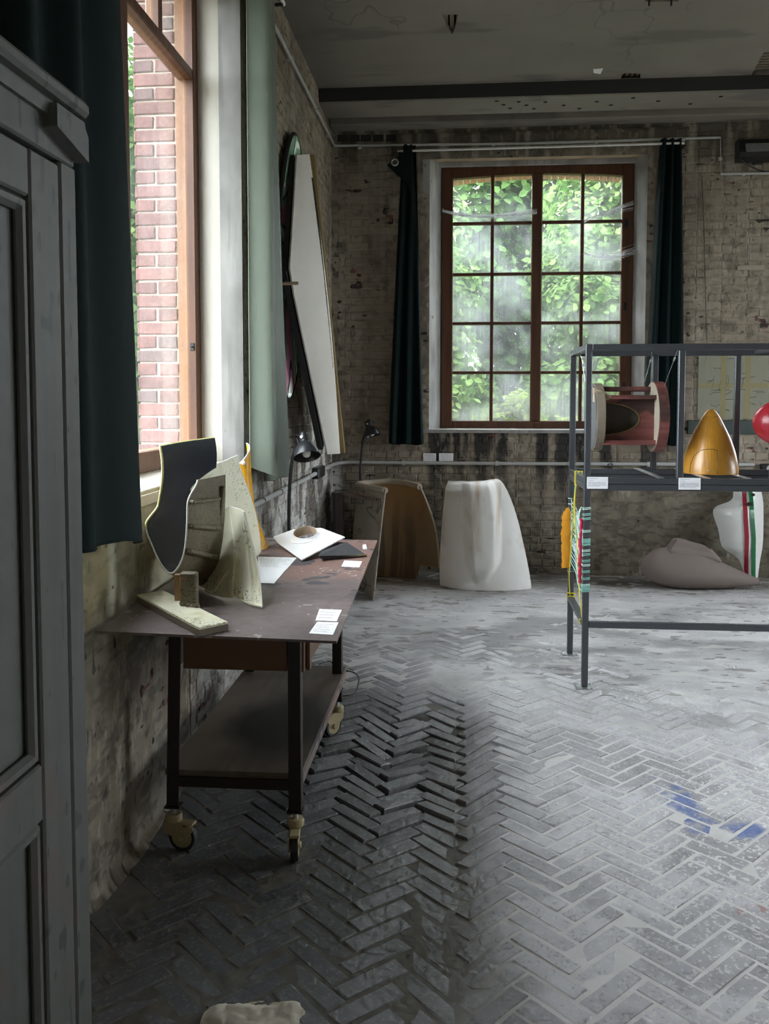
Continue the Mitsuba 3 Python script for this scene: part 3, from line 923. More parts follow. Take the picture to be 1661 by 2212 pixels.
for z in hz:
    for a, b in ((sx0, mx - MW), (mx + MW, sx1)):
        obj('glazing_bar', bx(a, b, FY + 0.012, FY + 0.052, z - 0.014, z + 0.014, 0.005), 'm_frame_wood', w2)
for x in vx:
    obj('glazing_bar', bx(x - 0.015, x + 0.015, FY + 0.008, FY + 0.05, bz, arch(x, za, zc, sx0, sx1) + 0.004, 0.005), 'm_frame_wood', w2)
PX = [sx0, vx[0], mx, vx[1], sx1]
zrow = [bz] + hz[::-1]
for r in range(5):
    for c in range(4):
        a, b = PX[c] - 0.002, PX[c + 1] + 0.002
        lo = zrow[r]
        if r < 4:
            poly = [(a, lo), (b, lo), (b, zrow[r + 1]), (a, zrow[r + 1])]
        else:
            poly = [(a, lo), (b, lo)] + [(x, arch(x, za, zc, sx0, sx1) + 0.004) for x in np.linspace(b, a, 8)]
        n = len(poly)
        v = np.array([[x, FY + 0.045, z] for x, z in poly])
        obj('pane', trimesh.Trimesh(v, [[0, k, k + 1] for k in range(1, n - 1)], process=False), 'm_pane', w2)
for side in (0, 1):
    xi, xo = ((W2[0], fx0 + 0.004), (W2[1], fx1 - 0.004))[side]
    s = 1 if side == 0 else -1
    poly = [(xi, YB - 0.012), (xo, FY + 0.03), (xo, FY + 0.33), (xi - s * 0.06, FY + 0.33), (xi - s * 0.06, YB - 0.012)]
    obj('reveal', extrude(poly, W2[3] - fz0 + 0.03, axes((0, 0, fz0 - 0.02), (1, 0, 0), (0, 1, 0), (0, 0, 1))), 'm_plaster', w2, label='weathered pale plaster reveal')
    band0, band1 = ((W2[0] - 0.135, W2[0] + 0.001), (W2[1] - 0.001, W2[1] + 0.11))[side]
    obj('plaster_band', rough_slab(band0, band1, 1.31, W2[3] + 0.02, YB - 0.006, 0.006, I4, 12 + side), 'm_wall', w2, smooth=True, label='smooth stained plaster band beside the reveal')
obj('sill', extrude([(YB - 0.035, W2[2]), (YB - 0.035, W2[2] - 0.03), (FY + 0.3, W2[2] - 0.03), (FY + 0.3, fz0), (FY, fz0 + 0.004), (YB, W2[2] + 0.003)], W2[1] - W2[0] + 0.16, YZ(W2[0] - 0.09)), 'm_plaster', w2, label='white plaster sill')
obj('soffit', bx(W2[0] - 0.05, W2[1] + 0.05, YB - 0.01, FY + 0.02, fz1 + 0.035, W2[3] + 0.03, 0.006), 'm_pale_wood', w2, label='pale bare timber soffit board')
obj('soffit_strip', bx(W2[0], W2[1], FY - 0.035, FY + 0.06, fz1 - 0.008, fz1 + 0.037, 0.005), 'm_plaster', w2)
for z in (1.72, 2.45, 3.2):
    obj('hinge', bx(sx1 + 0.02, sx1 + 0.05, FY - 0.008, FY + 0.002, z - 0.035, z + 0.035, 0.003), 'm_iron', w2)
obj('outer_sill', bx(fx0 - 0.05, fx1 + 0.05, FY + 0.08, OUT_B + 0.05, fz0 - 0.04, fz0 + 0.005, 0.005), 'm_concrete_patch', w2)

# the brick arch outside, bricks on end
ar = 'outer_arch'
labels[ar] = {'kind': 'structure', 'label': 'arch of orange bricks on end outside, over the back window'}
scene[ar] = mikit.ply(bx(fx0 - 0.3, fx1 + 0.3, FY + 0.16, OUT_B - 0.02, fz1 + 0.04, fz1 + 0.3), 'm_pier_mortar')
zo = (at(985, 403, Y=OUT_B)[2], at(1160, 388, Y=OUT_B)[2])
nb = 25
for i in range(nb):
    x = sx0 - 0.03 + (sx1 - sx0 + 0.06) * (i + 0.5) / nb
    w = (sx1 - sx0 + 0.06) / nb / 2 - 0.005
    z = arch(x, zo[0], zo[1], sx0 - 0.03, sx1 + 0.03)
    sl = (arch(x + 0.01, zo[0], zo[1], sx0 - 0.03, sx1 + 0.03) - z) / 0.01
    m = bx(-w, w, FY + 0.10, OUT_B, 0, 0.21, 0.004)
    a = math.atan(sl)
    m.apply_transform(axes((x, 0, z), (math.cos(a), 0, math.sin(a)), (0, 1, 0), (-math.sin(a), 0, math.cos(a))))
    uvk = np.tile([0.9, 0.2 + 0.02 * (i % 7)], (len(m.vertices), 1))
    obj('brick', mikit.ply(m, 'm_orange_clay'), None, ar)
mat('m_orange_clay', (0.50, 0.26, 0.13), 0.8)

# window 1 in the left wall
w1 = 'window_1'
labels[w1] = {'kind': 'structure', 'label': 'tall timber window with large panes in the left wall, brick pier outside'}
y0, y1, z0, z1 = W1
PXo, PXi = -1.49, -1.39
obj('post', bx(PXo, PXi, y1 - 0.078, y1 + 0.01, z0, z1, 0.005), 'm_frame_wood', w1)
obj('post', bx(PXo, PXi, y0 - 0.01, y0 + 0.078, z0, z1, 0.005), 'm_frame_wood', w1)
obj('mullion', bx(PXo, PXi, 3.535, 3.635, z0, z1, 0.006), 'm_frame_wood', w1)
obj('bottom_rail', bx(PXo, PXi, y0 + 0.078, y1 - 0.078, z0, z0 + 0.095, 0.006), 'm_frame_wood', w1)
obj('top_rail', bx(PXo, PXi, y0 + 0.078, y1 - 0.078, z1 - 0.08, z1, 0.006), 'm_frame_wood', w1)
obj('transom', bx(PXo + 0.01, PXi - 0.005, y0 + 0.07, y1 - 0.07, 3.272, 3.325, 0.006), 'm_frame_wood', w1)
for y in (3.0, 4.08):
    obj('glazing_bar', bx(PXo + 0.02, PXi - 0.01, y - 0.022, y + 0.022, 3.32, z1 - 0.08, 0.006), 'm_frame_wood', w1)


def pane_left(a, b, lo, hi):
    v = np.array([[WIN_X, a, lo], [WIN_X, b, lo], [WIN_X, b, hi], [WIN_X, a, hi]])
    obj('pane', trimesh.Trimesh(v, [[0, 1, 2], [0, 2, 3]], process=False), 'm_pane', w1)


for a, b in ((y0 + 0.07, 3.54), (3.63, y1 - 0.07)):
    pane_left(a, b, z0 + 0.09, 3.28)
for a, b in ((y0 + 0.07, 2.98), (3.02, 3.54), (3.63, 4.06), (4.10, y1 - 0.07)):
    pane_left(a, b, 3.32, z1 - 0.075)
mat('m_cream', (0.55, 0.52, 0.46), 0.8)
obj('reveal', rough_slab(PXi - 0.01, -1.272, z0 - 0.02, z1 + 0.01, y1 + 0.004, 0.004, I4, 15), 'm_cream', w1, smooth=True, label='cream painted reveal next to the frame')
obj('reveal', rough_slab(-1.275, XL + 0.004, z0 - 0.03, z1 + 0.01, y1 - 0.002, 0.010, I4, 16), 'm_plaster_grey', w1, smooth=True, label='grey patchy plaster reveal at the wall edge')
obj('reveal', rough_slab(PXi - 0.01, XL + 0.004, z0 - 0.03, z1 + 0.01, y0 - 0.004, 0.006, I4, 17), 'm_plaster', w1, smooth=True)
obj('sill', extrude([(PXi - 0.02, z0 + 0.006), (XL + 0.012, z0 - 0.022), (XL + 0.012, z0 - 0.06), (PXi - 0.02, z0 - 0.06)], y1 - y0 + 0.03, axes((0, y1 + 0.015, 0), (1, 0, 0), (0, 0, 1), (0, -1, 0))), 'm_cream', w1, label='pale plaster sill')
obj('head', bx(PXi - 0.02, XL, y0 - 0.02, y1 + 0.02, z1 - 0.01, z1 + 0.03), 'm_plaster', w1)
obj('latch', cat(bx(PXi - 0.035, PXi - 0.012, y1 - 0.084, y1 - 0.078, 1.86, 1.90, 0.002), tube([(PXi - 0.02, y1 - 0.085, 1.88), (PXi - 0.02, y1 - 0.11, 1.875)], 0.004, 6)), 'm_iron', w1)
obj('outer_sill', bx(OUT_L - 0.06, PXo, y0 - 0.05, y1 + 0.05, z0 - 0.06, z0 + 0.03, 0.006), 'm_concrete_patch', w1)

pier = 'brick_pier'
labels[pier] = {'kind': 'structure', 'label': 'jamb of dark red bricks with pale joints outside the left window'}
scene[pier] = mikit.ply(bx(OUT_L + 0.012, PXo + 0.01, y1 - 0.075 + 0.012, y1 + 0.02, z0 - 0.05, 4.2), 'm_pier_mortar')
pv = brick_variants(8, 0.216, 0.0605, 0.02, 0.004, 0.003, 'm_clay', 51)
ph = brick_variants(8, 0.103, 0.0605, 0.02, 0.004, 0.003, 'm_clay', 52)
rp = np.random.default_rng(53)
for c in range(int((4.2 - z0 + 0.05) / 0.0722)):
    z = z0 - 0.05 + 0.036 + c * 0.0722
    xs = [(-1.607, pv)] if c % 2 == 0 else [(-1.664, ph), (-1.549, ph)]
    for x, vv in xs:
        M = axes((x + rp.normal(0, 0.0015), y1 - 0.075 + rp.normal(0, 0.0015), z), (1, 0, 0), (0, 0, 1), (0, -1, 0))
        scene[key_of_fast('brick', pier)] = {**vv[rp.integers(8)][3], 'to_world': T(M)}

# windows added out of view to bring more daylight into the hall
for nm, (a, b, lo, hi), ax in (('added_window_3', W3, 'y'), ('added_window_4', W0, 'x'), ('added_window_5', (*W5[0], 0.9, 3.85), 'r')):
    gx_ = {'y': 0, 'x': -1.44, 'r': XR + 0.15}[ax]
    labels[nm] = {'kind': 'structure', 'label': 'added window out of view, put in to bring more daylight into the hall'}
    fr = []
    for u in (a, (a + b) / 2 - 0.04, b - 0.08):
        fr.append((u, u + 0.08, lo, hi))
    for w in (lo, hi - 0.08):
        fr.append((a, b, w, w + 0.08))
    bars = [bx(u0, u1, 8.16, 8.23, w0, w1) if ax == 'y' else bx(gx_ - 0.045, gx_ + 0.045, u0, u1, w0, w1) for u0, u1, w0, w1 in fr]
    obj('frame', cat(*bars), 'm_frame_wood', nm)
    q = [[a, 8.2, lo], [b, 8.2, lo], [b, 8.2, hi], [a, 8.2, hi]] if ax == 'y' else [[gx_, a, lo], [gx_, b, lo], [gx_, b, hi], [gx_, a, hi]]
    obj('pane', trimesh.Trimesh(np.array(q), [[0, 1, 2], [0, 2, 3]], process=False), 'm_pane', nm)

# lintel over the back window
obj('lintel', rough_slab(at(855, 300, Y=YB)[0], at(1487, 300, Y=YB)[0], 3.76, at(1100, 285, Y=YB)[2], YB - 0.014, 0.012, I4, 19), 'm_wall', kind='structure', smooth=True, label='cracked dark concrete lintel above the back window')

# ------------------------------------------------------------------ outside
yard = Polygon([(-30, -25), (30, -25), (30, 35), (-30, 35)]).difference(Polygon([(OUT_L, YN - 0.3), (XR + 0.3, YN - 0.3), (XR + 0.3, OUT_B), (OUT_L, OUT_B)]))
obj('ground', extrude(yard, 0.1, axes((0, 0, -0.35), (1, 0, 0), (0, 1, 0), (0, 0, 1))), 'm_soil', kind='structure', label='soil and leaf litter under the bushes outside')

LEAF_V = np.array([[0, 0, 0], [-0.36, 0.35, 0.07], [0.36, 0.35, 0.07], [-0.30, 0.70, 0.04], [0.30, 0.70, 0.04], [0, 1.0, -0.06], [0, 0.5, -0.03]])
LEAF_F = np.array([[0, 2, 6], [0, 6, 1], [1, 6, 3], [6, 2, 4], [3, 6, 5], [6, 4, 5]])


def leaf_frames(r, P, out, size):
    n = len(P)
    Z = out + r.normal(0, 0.55, (n, 3)) + [0, 0, 0.55]
    Z /= np.linalg.norm(Z, axis=1, keepdims=True)
    Y = r.normal(0, 1, (n, 3)) + [0, 0, -0.7]
    Y -= Z * (Y * Z).sum(1, keepdims=True)
    Y /= np.linalg.norm(Y, axis=1, keepdims=True)
    X = np.cross(Y, Z)
    s = size * r.uniform(0.6, 1.25, (n, 1))
    return X * s, Y * s, Z * s


def leaf_mesh(r, P, out, size, greens):
    X, Y, Z = leaf_frames(r, P, out, size)
    v = P[:, None] + LEAF_V[None, :, 0, None] * X[:, None] + LEAF_V[None, :, 1, None] * Y[:, None] + LEAF_V[None, :, 2, None] * Z[:, None]
    f = LEAF_F[None] + (np.arange(len(P)) * 7)[:, None, None]
    k = r.uniform(0, 1, (len(P), 1))
    col = np.asarray(greens[0]) * (1 - k) + np.asarray(greens[1]) * k
    return trimesh.Trimesh(v.reshape(-1, 3), f.reshape(-1, 3), process=False), np.repeat(col, 7, 0)


def bush(name, label, c, rad, n, size, greens, seed, trunk=True, flowers=0, clumps=34, group=None, front=(0, -1, 0), single=0):
    """A bush of leaf clumps on branches: c its foot, rad its half extents."""
    r = np.random.default_rng(seed)
    t = thing(name, label, 'tree' if 'tree' in name else 'bush', group)
    c, rad = np.asarray(c, float), np.asarray(rad, float)
    mid = c + [0, 0, rad[2]]
    d = r.normal(0, 1, (clumps, 3))
    d /= np.linalg.norm(d, axis=1, keepdims=True)
    cl = mid + d * rad * r.uniform(0.45, 0.98, (clumps, 1))
    cl[:, 2] = np.maximum(cl[:, 2], c[2] + 0.1)
    which = r.integers(0, clumps, n)
    off = r.normal(0, 1, (n, 3))
    off /= np.linalg.norm(off, axis=1, keepdims=True)
    cr = 0.30 * rad.mean() * r.uniform(0.55, 1.0, (n, 1))
    P = cl[which] + off * cr
    outw = off * 0.8 + d[which] * 0.5
    keep = P[:, 2] > c[2] - 0.1
    P, outw = P[keep], outw[keep]
    if single:                                        # the leaves nearest the window, one by one
        near = np.argsort(P @ -np.asarray(front, float))[:single * 3][::3]
        X, Y, Z = leaf_frames(r, P[near], outw[near], size)
        var = []
        for q in range(4):
            k = q / 3
            col = np.asarray(greens[0]) * (1 - k) + np.asarray(greens[1]) * k
            var.append(mikit.ply(trimesh.Trimesh(LEAF_V, LEAF_F, process=False), 'm_leaf', color=np.tile(col, (7, 1))))
        for i, p in enumerate(P[near]):
            scene[key_of_fast('leaf', t)] = {**var[i % 4], 'to_world': T(axes(p, X[i], Y[i], Z[i]))}
        rest_ = np.setdiff1d(np.arange(len(P)), near)
        P, outw = P[rest_], outw[rest_]
    m, col = leaf_mesh(r, P, outw, size, greens)
    k = obj('foliage', mikit.ply(m, 'm_leaf', color=col), None, t, kind='stuff')
    br = []
    for i in range(0, clumps, 2):
        a = c + [r.uniform(-.1, .1), r.uniform(-.1, .1), 0]
        b = (a + cl[i]) / 2 + r.normal(0, 0.12, 3)
        br.append(tube(spline([a, b, cl[i]], 8), np.linspace(0.035, 0.008, 8), 6))
    obj('branches', cat(*br), 'm_bark', t)
    for i in range(flowers):
        q = cl[r.integers(clumps)] + r.normal(0, 0.25, 3) * rad * 0.5 + np.asarray(front) * rad.mean() * 0.35
        u = r.normal(0, 1, (60, 3))
        u /= np.linalg.norm(u, axis=1, keepdims=True)
        u[:, 2] = np.abs(u[:, 2])
        fl = cat(*[move(trimesh.creation.icosphere(0, 0.014), *(q + w * [0.085, 0.085, 0.045])) for w in u])
        obj('flower_cluster', fl, 'm_flower', t)
    return t


G1 = ((0.04, 0.10, 0.022), (0.26, 0.40, 0.13))
G2 = ((0.02, 0.05, 0.014), (0.09, 0.16, 0.05))
G4 = ((0.03, 0.07, 0.018), (0.11, 0.17, 0.06))
G3 = ((0.09, 0.15, 0.02), (0.28, 0.36, 0.07))
bush('leafy_bush', 'tall leafy bush seen through the left half of the back window', (-0.55, 10.9, -0.3), (0.80, 0.9, 2.5), 15000, 0.10, G1, 61, single=100, clumps=60)
bush('leafy_bush', 'tall pale green bush seen through the right half of the back window', (1.75, 10.9, -0.3), (0.80, 0.9, 2.55), 15000, 0.10, G1, 62, single=100, clumps=60)
bush('leafy_bush', 'low yellowish bush at the foot of the back window outside', (0.62, 9.45, -0.3), (0.8, 0.25, 0.95), 5000, 0.085, G3, 63, single=100)
bush('leafy_bush', 'bush at the right edge of the view through the back window', (3.75, 11.3, -0.3), (0.9, 1.0, 2.4), 8000, 0.13, G2, 64)
bush('leafy_bush', 'bush at the left edge of the view through the back window', (-2.75, 10.6, -0.3), (0.6, 0.8, 2.4), 8000, 0.13, G2, 65)
bush('shade_tree', 'dark green tree standing behind the bushes beyond the back window', (0.6, 13.9, -0.3), (2.6, 1.0, 3.3), 16000, 0.17, G2, 66, clumps=60)
bush('flowering_bush', 'bush with white flower clusters beside the brick pier outside', (-3.1, 8.3, -0.3), (0.8, 0.9, 3.0), 15000, 0.085, G4, 67, flowers=30, front=(0.55, -0.8, 0), single=60, clumps=46)
bush('shade_tree', 'distant tree at the far end of the yard outside the left window', (-10.5, 8.2, -0.3), (1.6, 2.6, 2.2), 7000, 0.17, G2, 71)
bush('shade_tree', 'tall tree behind the flowering bush outside the left window', (-5.1, 12.9, -0.3), (1.4, 1.2, 3.8), 13000, 0.15, G4, 68)

# ------------------------------------------------------------------ wardrobe at the left edge
WX = -0.70
t = thing('wardrobe', 'tall grey painted wardrobe with a moulded cornice and panelled doors, at the left edge', 'wardrobe')
wy = at(170, 700, X=WX)[1]
wy0 = 0.55
zt = at(93, 328, X=WX)[2]                               # top of the door
zc0 = at(174, 248, X=WX + 0.03)[2]                      # underside of the cornice
ztop = zc0 + 0.032
obj('carcass', bx(XL + 0.06, WX - 0.022, wy0, wy, 0.0, zc0, 0.006), 'm_grey_paint', t)
S0, S1 = at(70, 700, X=WX)[1], wy                      # the visible stile
prof = [(-0.03, -0.022), (0.006, -0.022), (0.012, -0.006), (0.014, 0), (0.030, 0), (0.036, 0.008), (0.036, 0.020), (0.028, 0.030), (-0.03, 0.034)]
obj('cornice', extrude([(WX + a, zc0 + b) for a, b in prof], wy - wy0 - 0.02, axes((0, wy - 0.02, 0), (1, 0, 0), (0, 0, 1), (0, -1, 0))), 'm_grey_paint', t, label='moulded cornice board')
obj('cornice_board', bx(XL + 0.05, WX - 0.02, wy0, wy - 0.01, zc0, zc0 + 0.03, 0.006), 'm_grey_paint', t)
obj('frieze', bx(WX - 0.03, WX - 0.002, wy0, wy, zt + 0.004, zc0 - 0.001, 0.004), 'm_grey_paint', t)
ka, kb = at(120, 300, X=WX + 0.02)[1], wy + 0.004
kz1, kz0 = zc0 - 0.004, at(163, 336, X=WX + 0.02)[2]
obj('corbel', extrude([(kb, kz0), (kb, kz0 + 0.045), (kb - 0.012, kz0 + 0.056), (kb - 0.016, kz1), (ka, kz1), (ka, kz0 + 0.028)], 0.03, YZ(WX - 0.006)), 'm_grey_paint', t, label='small bracket block under the cornice')
obj('stile', bx(WX - 0.022, WX, wy - 0.062, wy, 0.02, zt + 0.004, 0.004), 'm_grey_paint', t)
dy1 = wy - 0.066                                        # the door leaf
zA = at(75, 455, X=WX)[2]                               # top of the upper panel
zB = at(105, 1640, X=WX)[2]                             # its foot
zC = at(105, 1765, X=WX)[2]                             # top of the lower panel
dpan = at(78, 900, X=WX)[1]
door = obj('door', bx(WX - 0.040, WX - 0.022, wy0 + 0.05, dy1, 0.06, zt - 0.005, 0.003), 'm_grey_paint', t)
obj('door_stile', bx(WX - 0.024, WX - 0.001, dpan, dy1, 0.06, zt - 0.005, 0.004), 'm_grey_paint', door)
obj('door_stile', bx(WX - 0.024, WX - 0.001, wy0 + 0.05, wy0 + 0.13, 0.06, zt - 0.005, 0.004), 'm_grey_paint', door)
for a, b in ((zA + 0.02, zt - 0.005), (zC, zB), (0.06, 0.2)):
    obj('door_rail', bx(WX - 0.024, WX - 0.003, wy0 + 0.13, dpan, a, b, 0.004), 'm_grey_paint', door)
for lo, hi in ((zB, zA + 0.02), (0.2, zC)):
    w = 0.026
    ya, yb = wy0 + 0.13, dpan
    pr = [(0, 0), (w, 0), (w, 0.004), (w * 0.7, 0.012), (w * 0.3, 0.015), (0, 0.008)]
    obj('panel_moulding', cat(bx(WX - 0.026, WX - 0.006, yb - w, yb, lo, hi, 0.008), bx(WX - 0.026, WX - 0.006, ya, ya + w, lo, hi, 0.008),
                              bx(WX - 0.026, WX - 0.006, ya, yb, hi - w, hi, 0.008), bx(WX - 0.026, WX - 0.006, ya, yb, lo, lo + w, 0.008)), 'm_grey_paint', door)
obj('plinth', bx(XL + 0.06, WX + 0.004, wy0, wy + 0.004, 0.0, 0.06, 0.004), 'm_grey_paint', t)


# ------------------------------------------------------------------ curtains, their rods, the conduits
def curtain(name, label, top, bot, zt_, zb, m, group=None, hem=0.02, sag=0.0, n=120, parent_rings=None, wob=0.01, seed=0, power=0.8):
    """top and bot: plan polylines (x, y) of the same number of points."""
    A = spline(np.array([[x, y, 0] for x, y in top]), n)[:, :2]
    B = spline(np.array([[x, y, 0] for x, y in bot]), n)[:, :2]
    zs = np.linspace(0, 1, 40)
    P = np.zeros((n, 40, 3))
    for j, s in enumerate(zs):
        e = s ** power
        P[:, j, :2] = A * (1 - e) + B * e
        nn = meshkit.fbm(np.stack([A[:, 0] * 6 + seed, A[:, 1] * 6, 0 * A[:, 0] + s * 2.2], -1), 3, 2) - 0.5
        P[:, j, :2] += (wob * nn * min(1, s * 4))[:, None]
        P[:, j, 2] = zt_ + (np.asarray(zb) if np.ndim(zb) == 0 else np.interp(np.linspace(0, 1, n), np.linspace(0, 1, len(zb)), zb)) * s - zt_ * s
    k = thing(name, label, 'curtain', group)
    obj('cloth', shell(P, 0.004), m, k, smooth=50)
    obj('hem', tube(P[:, -1] + [0, 0, 0.002], 0.0045, 6), m, k, smooth=True)
    return k, P


ZR1 = 3.93
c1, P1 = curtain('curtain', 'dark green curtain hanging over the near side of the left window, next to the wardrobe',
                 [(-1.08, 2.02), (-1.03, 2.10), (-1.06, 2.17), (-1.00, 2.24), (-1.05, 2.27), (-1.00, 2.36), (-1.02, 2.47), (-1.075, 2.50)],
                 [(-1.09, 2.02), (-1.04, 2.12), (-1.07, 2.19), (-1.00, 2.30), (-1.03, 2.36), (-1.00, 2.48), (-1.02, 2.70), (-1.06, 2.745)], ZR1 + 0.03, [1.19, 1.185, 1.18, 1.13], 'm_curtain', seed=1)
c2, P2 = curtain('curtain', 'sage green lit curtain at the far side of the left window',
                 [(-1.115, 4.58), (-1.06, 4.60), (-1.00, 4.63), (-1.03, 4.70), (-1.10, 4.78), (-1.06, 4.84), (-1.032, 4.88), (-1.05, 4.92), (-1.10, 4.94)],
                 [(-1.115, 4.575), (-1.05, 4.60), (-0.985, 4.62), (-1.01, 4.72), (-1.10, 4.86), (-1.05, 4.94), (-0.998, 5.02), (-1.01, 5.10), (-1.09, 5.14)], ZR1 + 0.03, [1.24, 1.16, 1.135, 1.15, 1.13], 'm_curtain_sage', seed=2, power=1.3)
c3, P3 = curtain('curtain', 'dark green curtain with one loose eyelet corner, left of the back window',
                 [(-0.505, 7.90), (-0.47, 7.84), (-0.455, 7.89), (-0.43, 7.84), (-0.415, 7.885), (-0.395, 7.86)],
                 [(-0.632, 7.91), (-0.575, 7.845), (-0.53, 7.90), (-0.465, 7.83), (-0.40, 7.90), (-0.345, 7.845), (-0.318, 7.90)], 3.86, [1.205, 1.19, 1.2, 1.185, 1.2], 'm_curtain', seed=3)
c4, P4 = curtain('curtain', 'dark green curtain in narrow pleats, right of the back window',
                 [(1.745, 7.89), (1.78, 7.84), (1.81, 7.90), (1.84, 7.84), (1.87, 7.90), (1.90, 7.85), (1.915, 7.89)],
                 [(1.640, 7.91), (1.70, 7.83), (1.76, 7.90), (1.81, 7.83), (1.87, 7.90), (1.93, 7.84), (1.995, 7.90)], 3.86, [1.205, 1.19, 1.2, 1.19, 1.205], 'm_curtain', seed=4)
# the loose corner with its eyelet
hk = [at(x, y, Y=7.80) for x, y in ((889, 312), (868, 330), (836, 356), (858, 378), (880, 395), (889, 430))]
poly = Polygon([(p[0], p[2]) for p in hk])
he = at(852.5, 350, Y=7.80)
poly = poly.difference(Polygon([(he[0] + 0.026 * math.cos(a), he[2] + 0.026 * math.sin(a)) for a in np.linspace(0, 6.28, 24)]))
obj('loose_corner', extrude(poly, 0.006, XZ(7.815)), 'm_curtain', c3)
ring = [(he[0] + 0.028 * math.cos(a), 7.808, he[2] + 0.028 * math.sin(a)) for a in np.linspace(0, 2 * np.pi, 24, endpoint=False)]
obj('eyelet', tube(ring, 0.008, 8, closed=True), 'm_zinc', c3, smooth=True, label='bare metal eyelet')

rod = thing('curtain_rod', 'thin white curtain rod over the back window', 'curtain rod')
zr2 = at(1000, 323, Y=7.86)[2]
obj('rod', tube([(at(858, 322, Y=7.86)[0], 7.86, zr2), (at(1478, 322, Y=7.86)[0], 7.86, zr2 + 0.01)], 0.011, 10), 'm_rod', rod, smooth=40)
for x in (-0.53, 1.94):
    obj('bracket', cat(bar((x, 7.86, zr2 - 0.012), (x, YB, zr2 - 0.012), 0.02, 0.012), bx(x - 0.02, x + 0.02, YB - 0.008, YB, zr2 - 0.05, zr2 + 0.03)), 'm_iron', rod)
rod = thing('curtain_rod', 'curtain rod over the left window, above the picture', 'curtain rod')
obj('rod', tube([(-1.04, 1.9, ZR1), (-1.04, 5.2, ZR1)], 0.012, 10), 'm_rod', rod)
for y in (1.95, 3.55, 5.17):
    obj('bracket', bar((-1.04, y, ZR1 - 0.014), (XL - 0.01, y, ZR1 - 0.014), 0.02, 0.012), 'm_iron', rod)


def conduit(label, pts, r, clips):
    k = thing('conduit', label, 'conduit')
    obj('pipe', tube(pts, r, 10), 'm_pipe', k, smooth=40)
    for c, d in clips:
        c = np.asarray(c, float)
        a, b, d = frame_of(d)
        obj('clip', tube([c - d * 0.013, c + d * 0.013], r * 1.45, 10), 'm_pipe', k)
        n_ = np.array([1, 0, 0]) if abs(d[1]) > 0.5 else np.array([0, -1.0, 0])
        wall = c.copy()
        if abs(d[0]) > 0.5 or (abs(d[2]) > 0.5 and c[1] > 7):
            wall[1] = YB
        else:
            wall[0] = XL
        obj('clip', bar(c, wall, 0.022, 0.022), 'm_pipe', k)
    return k


XCn, YCn = XL + 0.028, YB - 0.028
zu = at(600, 70, X=XCn)[2]
zu2 = at(1200, 308, Y=YCn)[2]
conduit('thin pale conduit high on both walls, dropping at the top right', [(XCn, 2.0, zu), (XCn, 5.4, zu), (XCn, YCn, zu + 0.015), (0.6, YCn, zu2), (at(1556, 303, Y=YCn)[0], YCn, zu2 + 0.01),
        (at(1557, 376, Y=YCn)[0], YCn, at(1557, 376, Y=YCn)[2]), (3.2, YCn, at(1600, 376, Y=YCn)[2])], 0.012,
        [((XCn, y, zu + 0.005), (0, 1, 0)) for y in (5.9, 6.9, 7.6)] + [((x, YCn, zu2), (1, 0, 0)) for x in (-0.9, 0.3, 1.2, 1.95)] + [((2.47, YCn, at(1600, 376, Y=YCn)[2]), (1, 0, 0)), ((at(1556, 340, Y=YCn)[0], YCn, 3.70), (0, 0, 1))])
zl = at(552, 1090, X=XCn)[2]
zl2 = at(900, 1000, Y=YCn)[2]
conduit('pale conduit at waist height on both walls, ending in dark sockets', [(XCn, 3.2, zl), (XCn, 6.8, zl), (XCn, 7.7, zl), (XCn + 0.03, YCn - 0.02, zl + 0.005), (XCn + 0.12, YCn, zl2), (0.6, YCn, zl2), (2.62, YCn, zl2 + 0.005)], 0.0165,
        [((XCn, y, zl), (0, 1, 0)) for y in (4.95, 5.45, 5.95, 6.5, 7.5)] + [((x, YCn, zl2), (1, 0, 0)) for x in (-0.5, 0.35, 1.0, 1.7, 2.3)])
jb = thing('junction_box', 'small black junction box on the waist-high conduit in the corner', 'junction box')
jy = at(688, 1022, X=XCn)[1]
obj('box', bx(XL, XL + 0.055, jy - 0.16, jy + 0.14, zl - 0.045, zl + 0.045, 0.006), 'm_black', jb)
obj('lid', bx(XL + 0.052, XL + 0.062, jy - 0.15, jy + 0.13, zl - 0.04, zl + 0.04, 0.004), 'm_black', jb)
so = thing('wall_socket', 'dark wall socket with a round white face at the right end of the conduit', 'socket')
sp_ = at(1658, 1011, Y=YB)
obj('box', bx(sp_[0] - 0.07, sp_[0] + 0.10, YB - 0.06, YB, sp_[2] - 0.035, sp_[2] + 0.04, 0.008), 'm_black', so)
obj('face', place(lathe([(0, 0.012), (0.028, 0.012), (0.032, 0.004), (0.032, 0)], 24), axes((sp_[0], YB - 0.058, sp_[2]), (1, 0, 0), (0, 0, 1), (0, -1, 0))), 'm_pipe', so, label='round pale face')

fl = thing('flood_light', 'black flood light fixture high on the back wall, upper right', 'flood light')
f0, f1 = at(1597, 300, Y=7.82), at(1597, 342, Y=7.82)
fxa, fxb = f0[0], f0[0] + 0.40
obj('housing', extrude([(YB - 0.17, f1[2] + 0.01), (YB - 0.18, f1[2] + 0.045), (YB - 0.12, f0[2] + 0.005), (YB - 0.03, f0[2] + 0.01), (YB - 0.03, f1[2] - 0.01)], fxb - fxa, YZ(fxa)), 'm_black', fl)
obj('lens', bar((fxa + 0.05, YB - 0.162, f1[2] + 0.085), (fxb - 0.03, YB - 0.162, f1[2] + 0.085), 0.008, 0.085, up=(0, 0.6, 1.3)), 'm_aluminium', fl, label='pale reflector glass')
obj('bracket', bx(fxa + 0.16, fxa + 0.24, YB - 0.04, YB, f1[2] - 0.02, f0[2] + 0.02, 0.004), 'm_iron', fl)
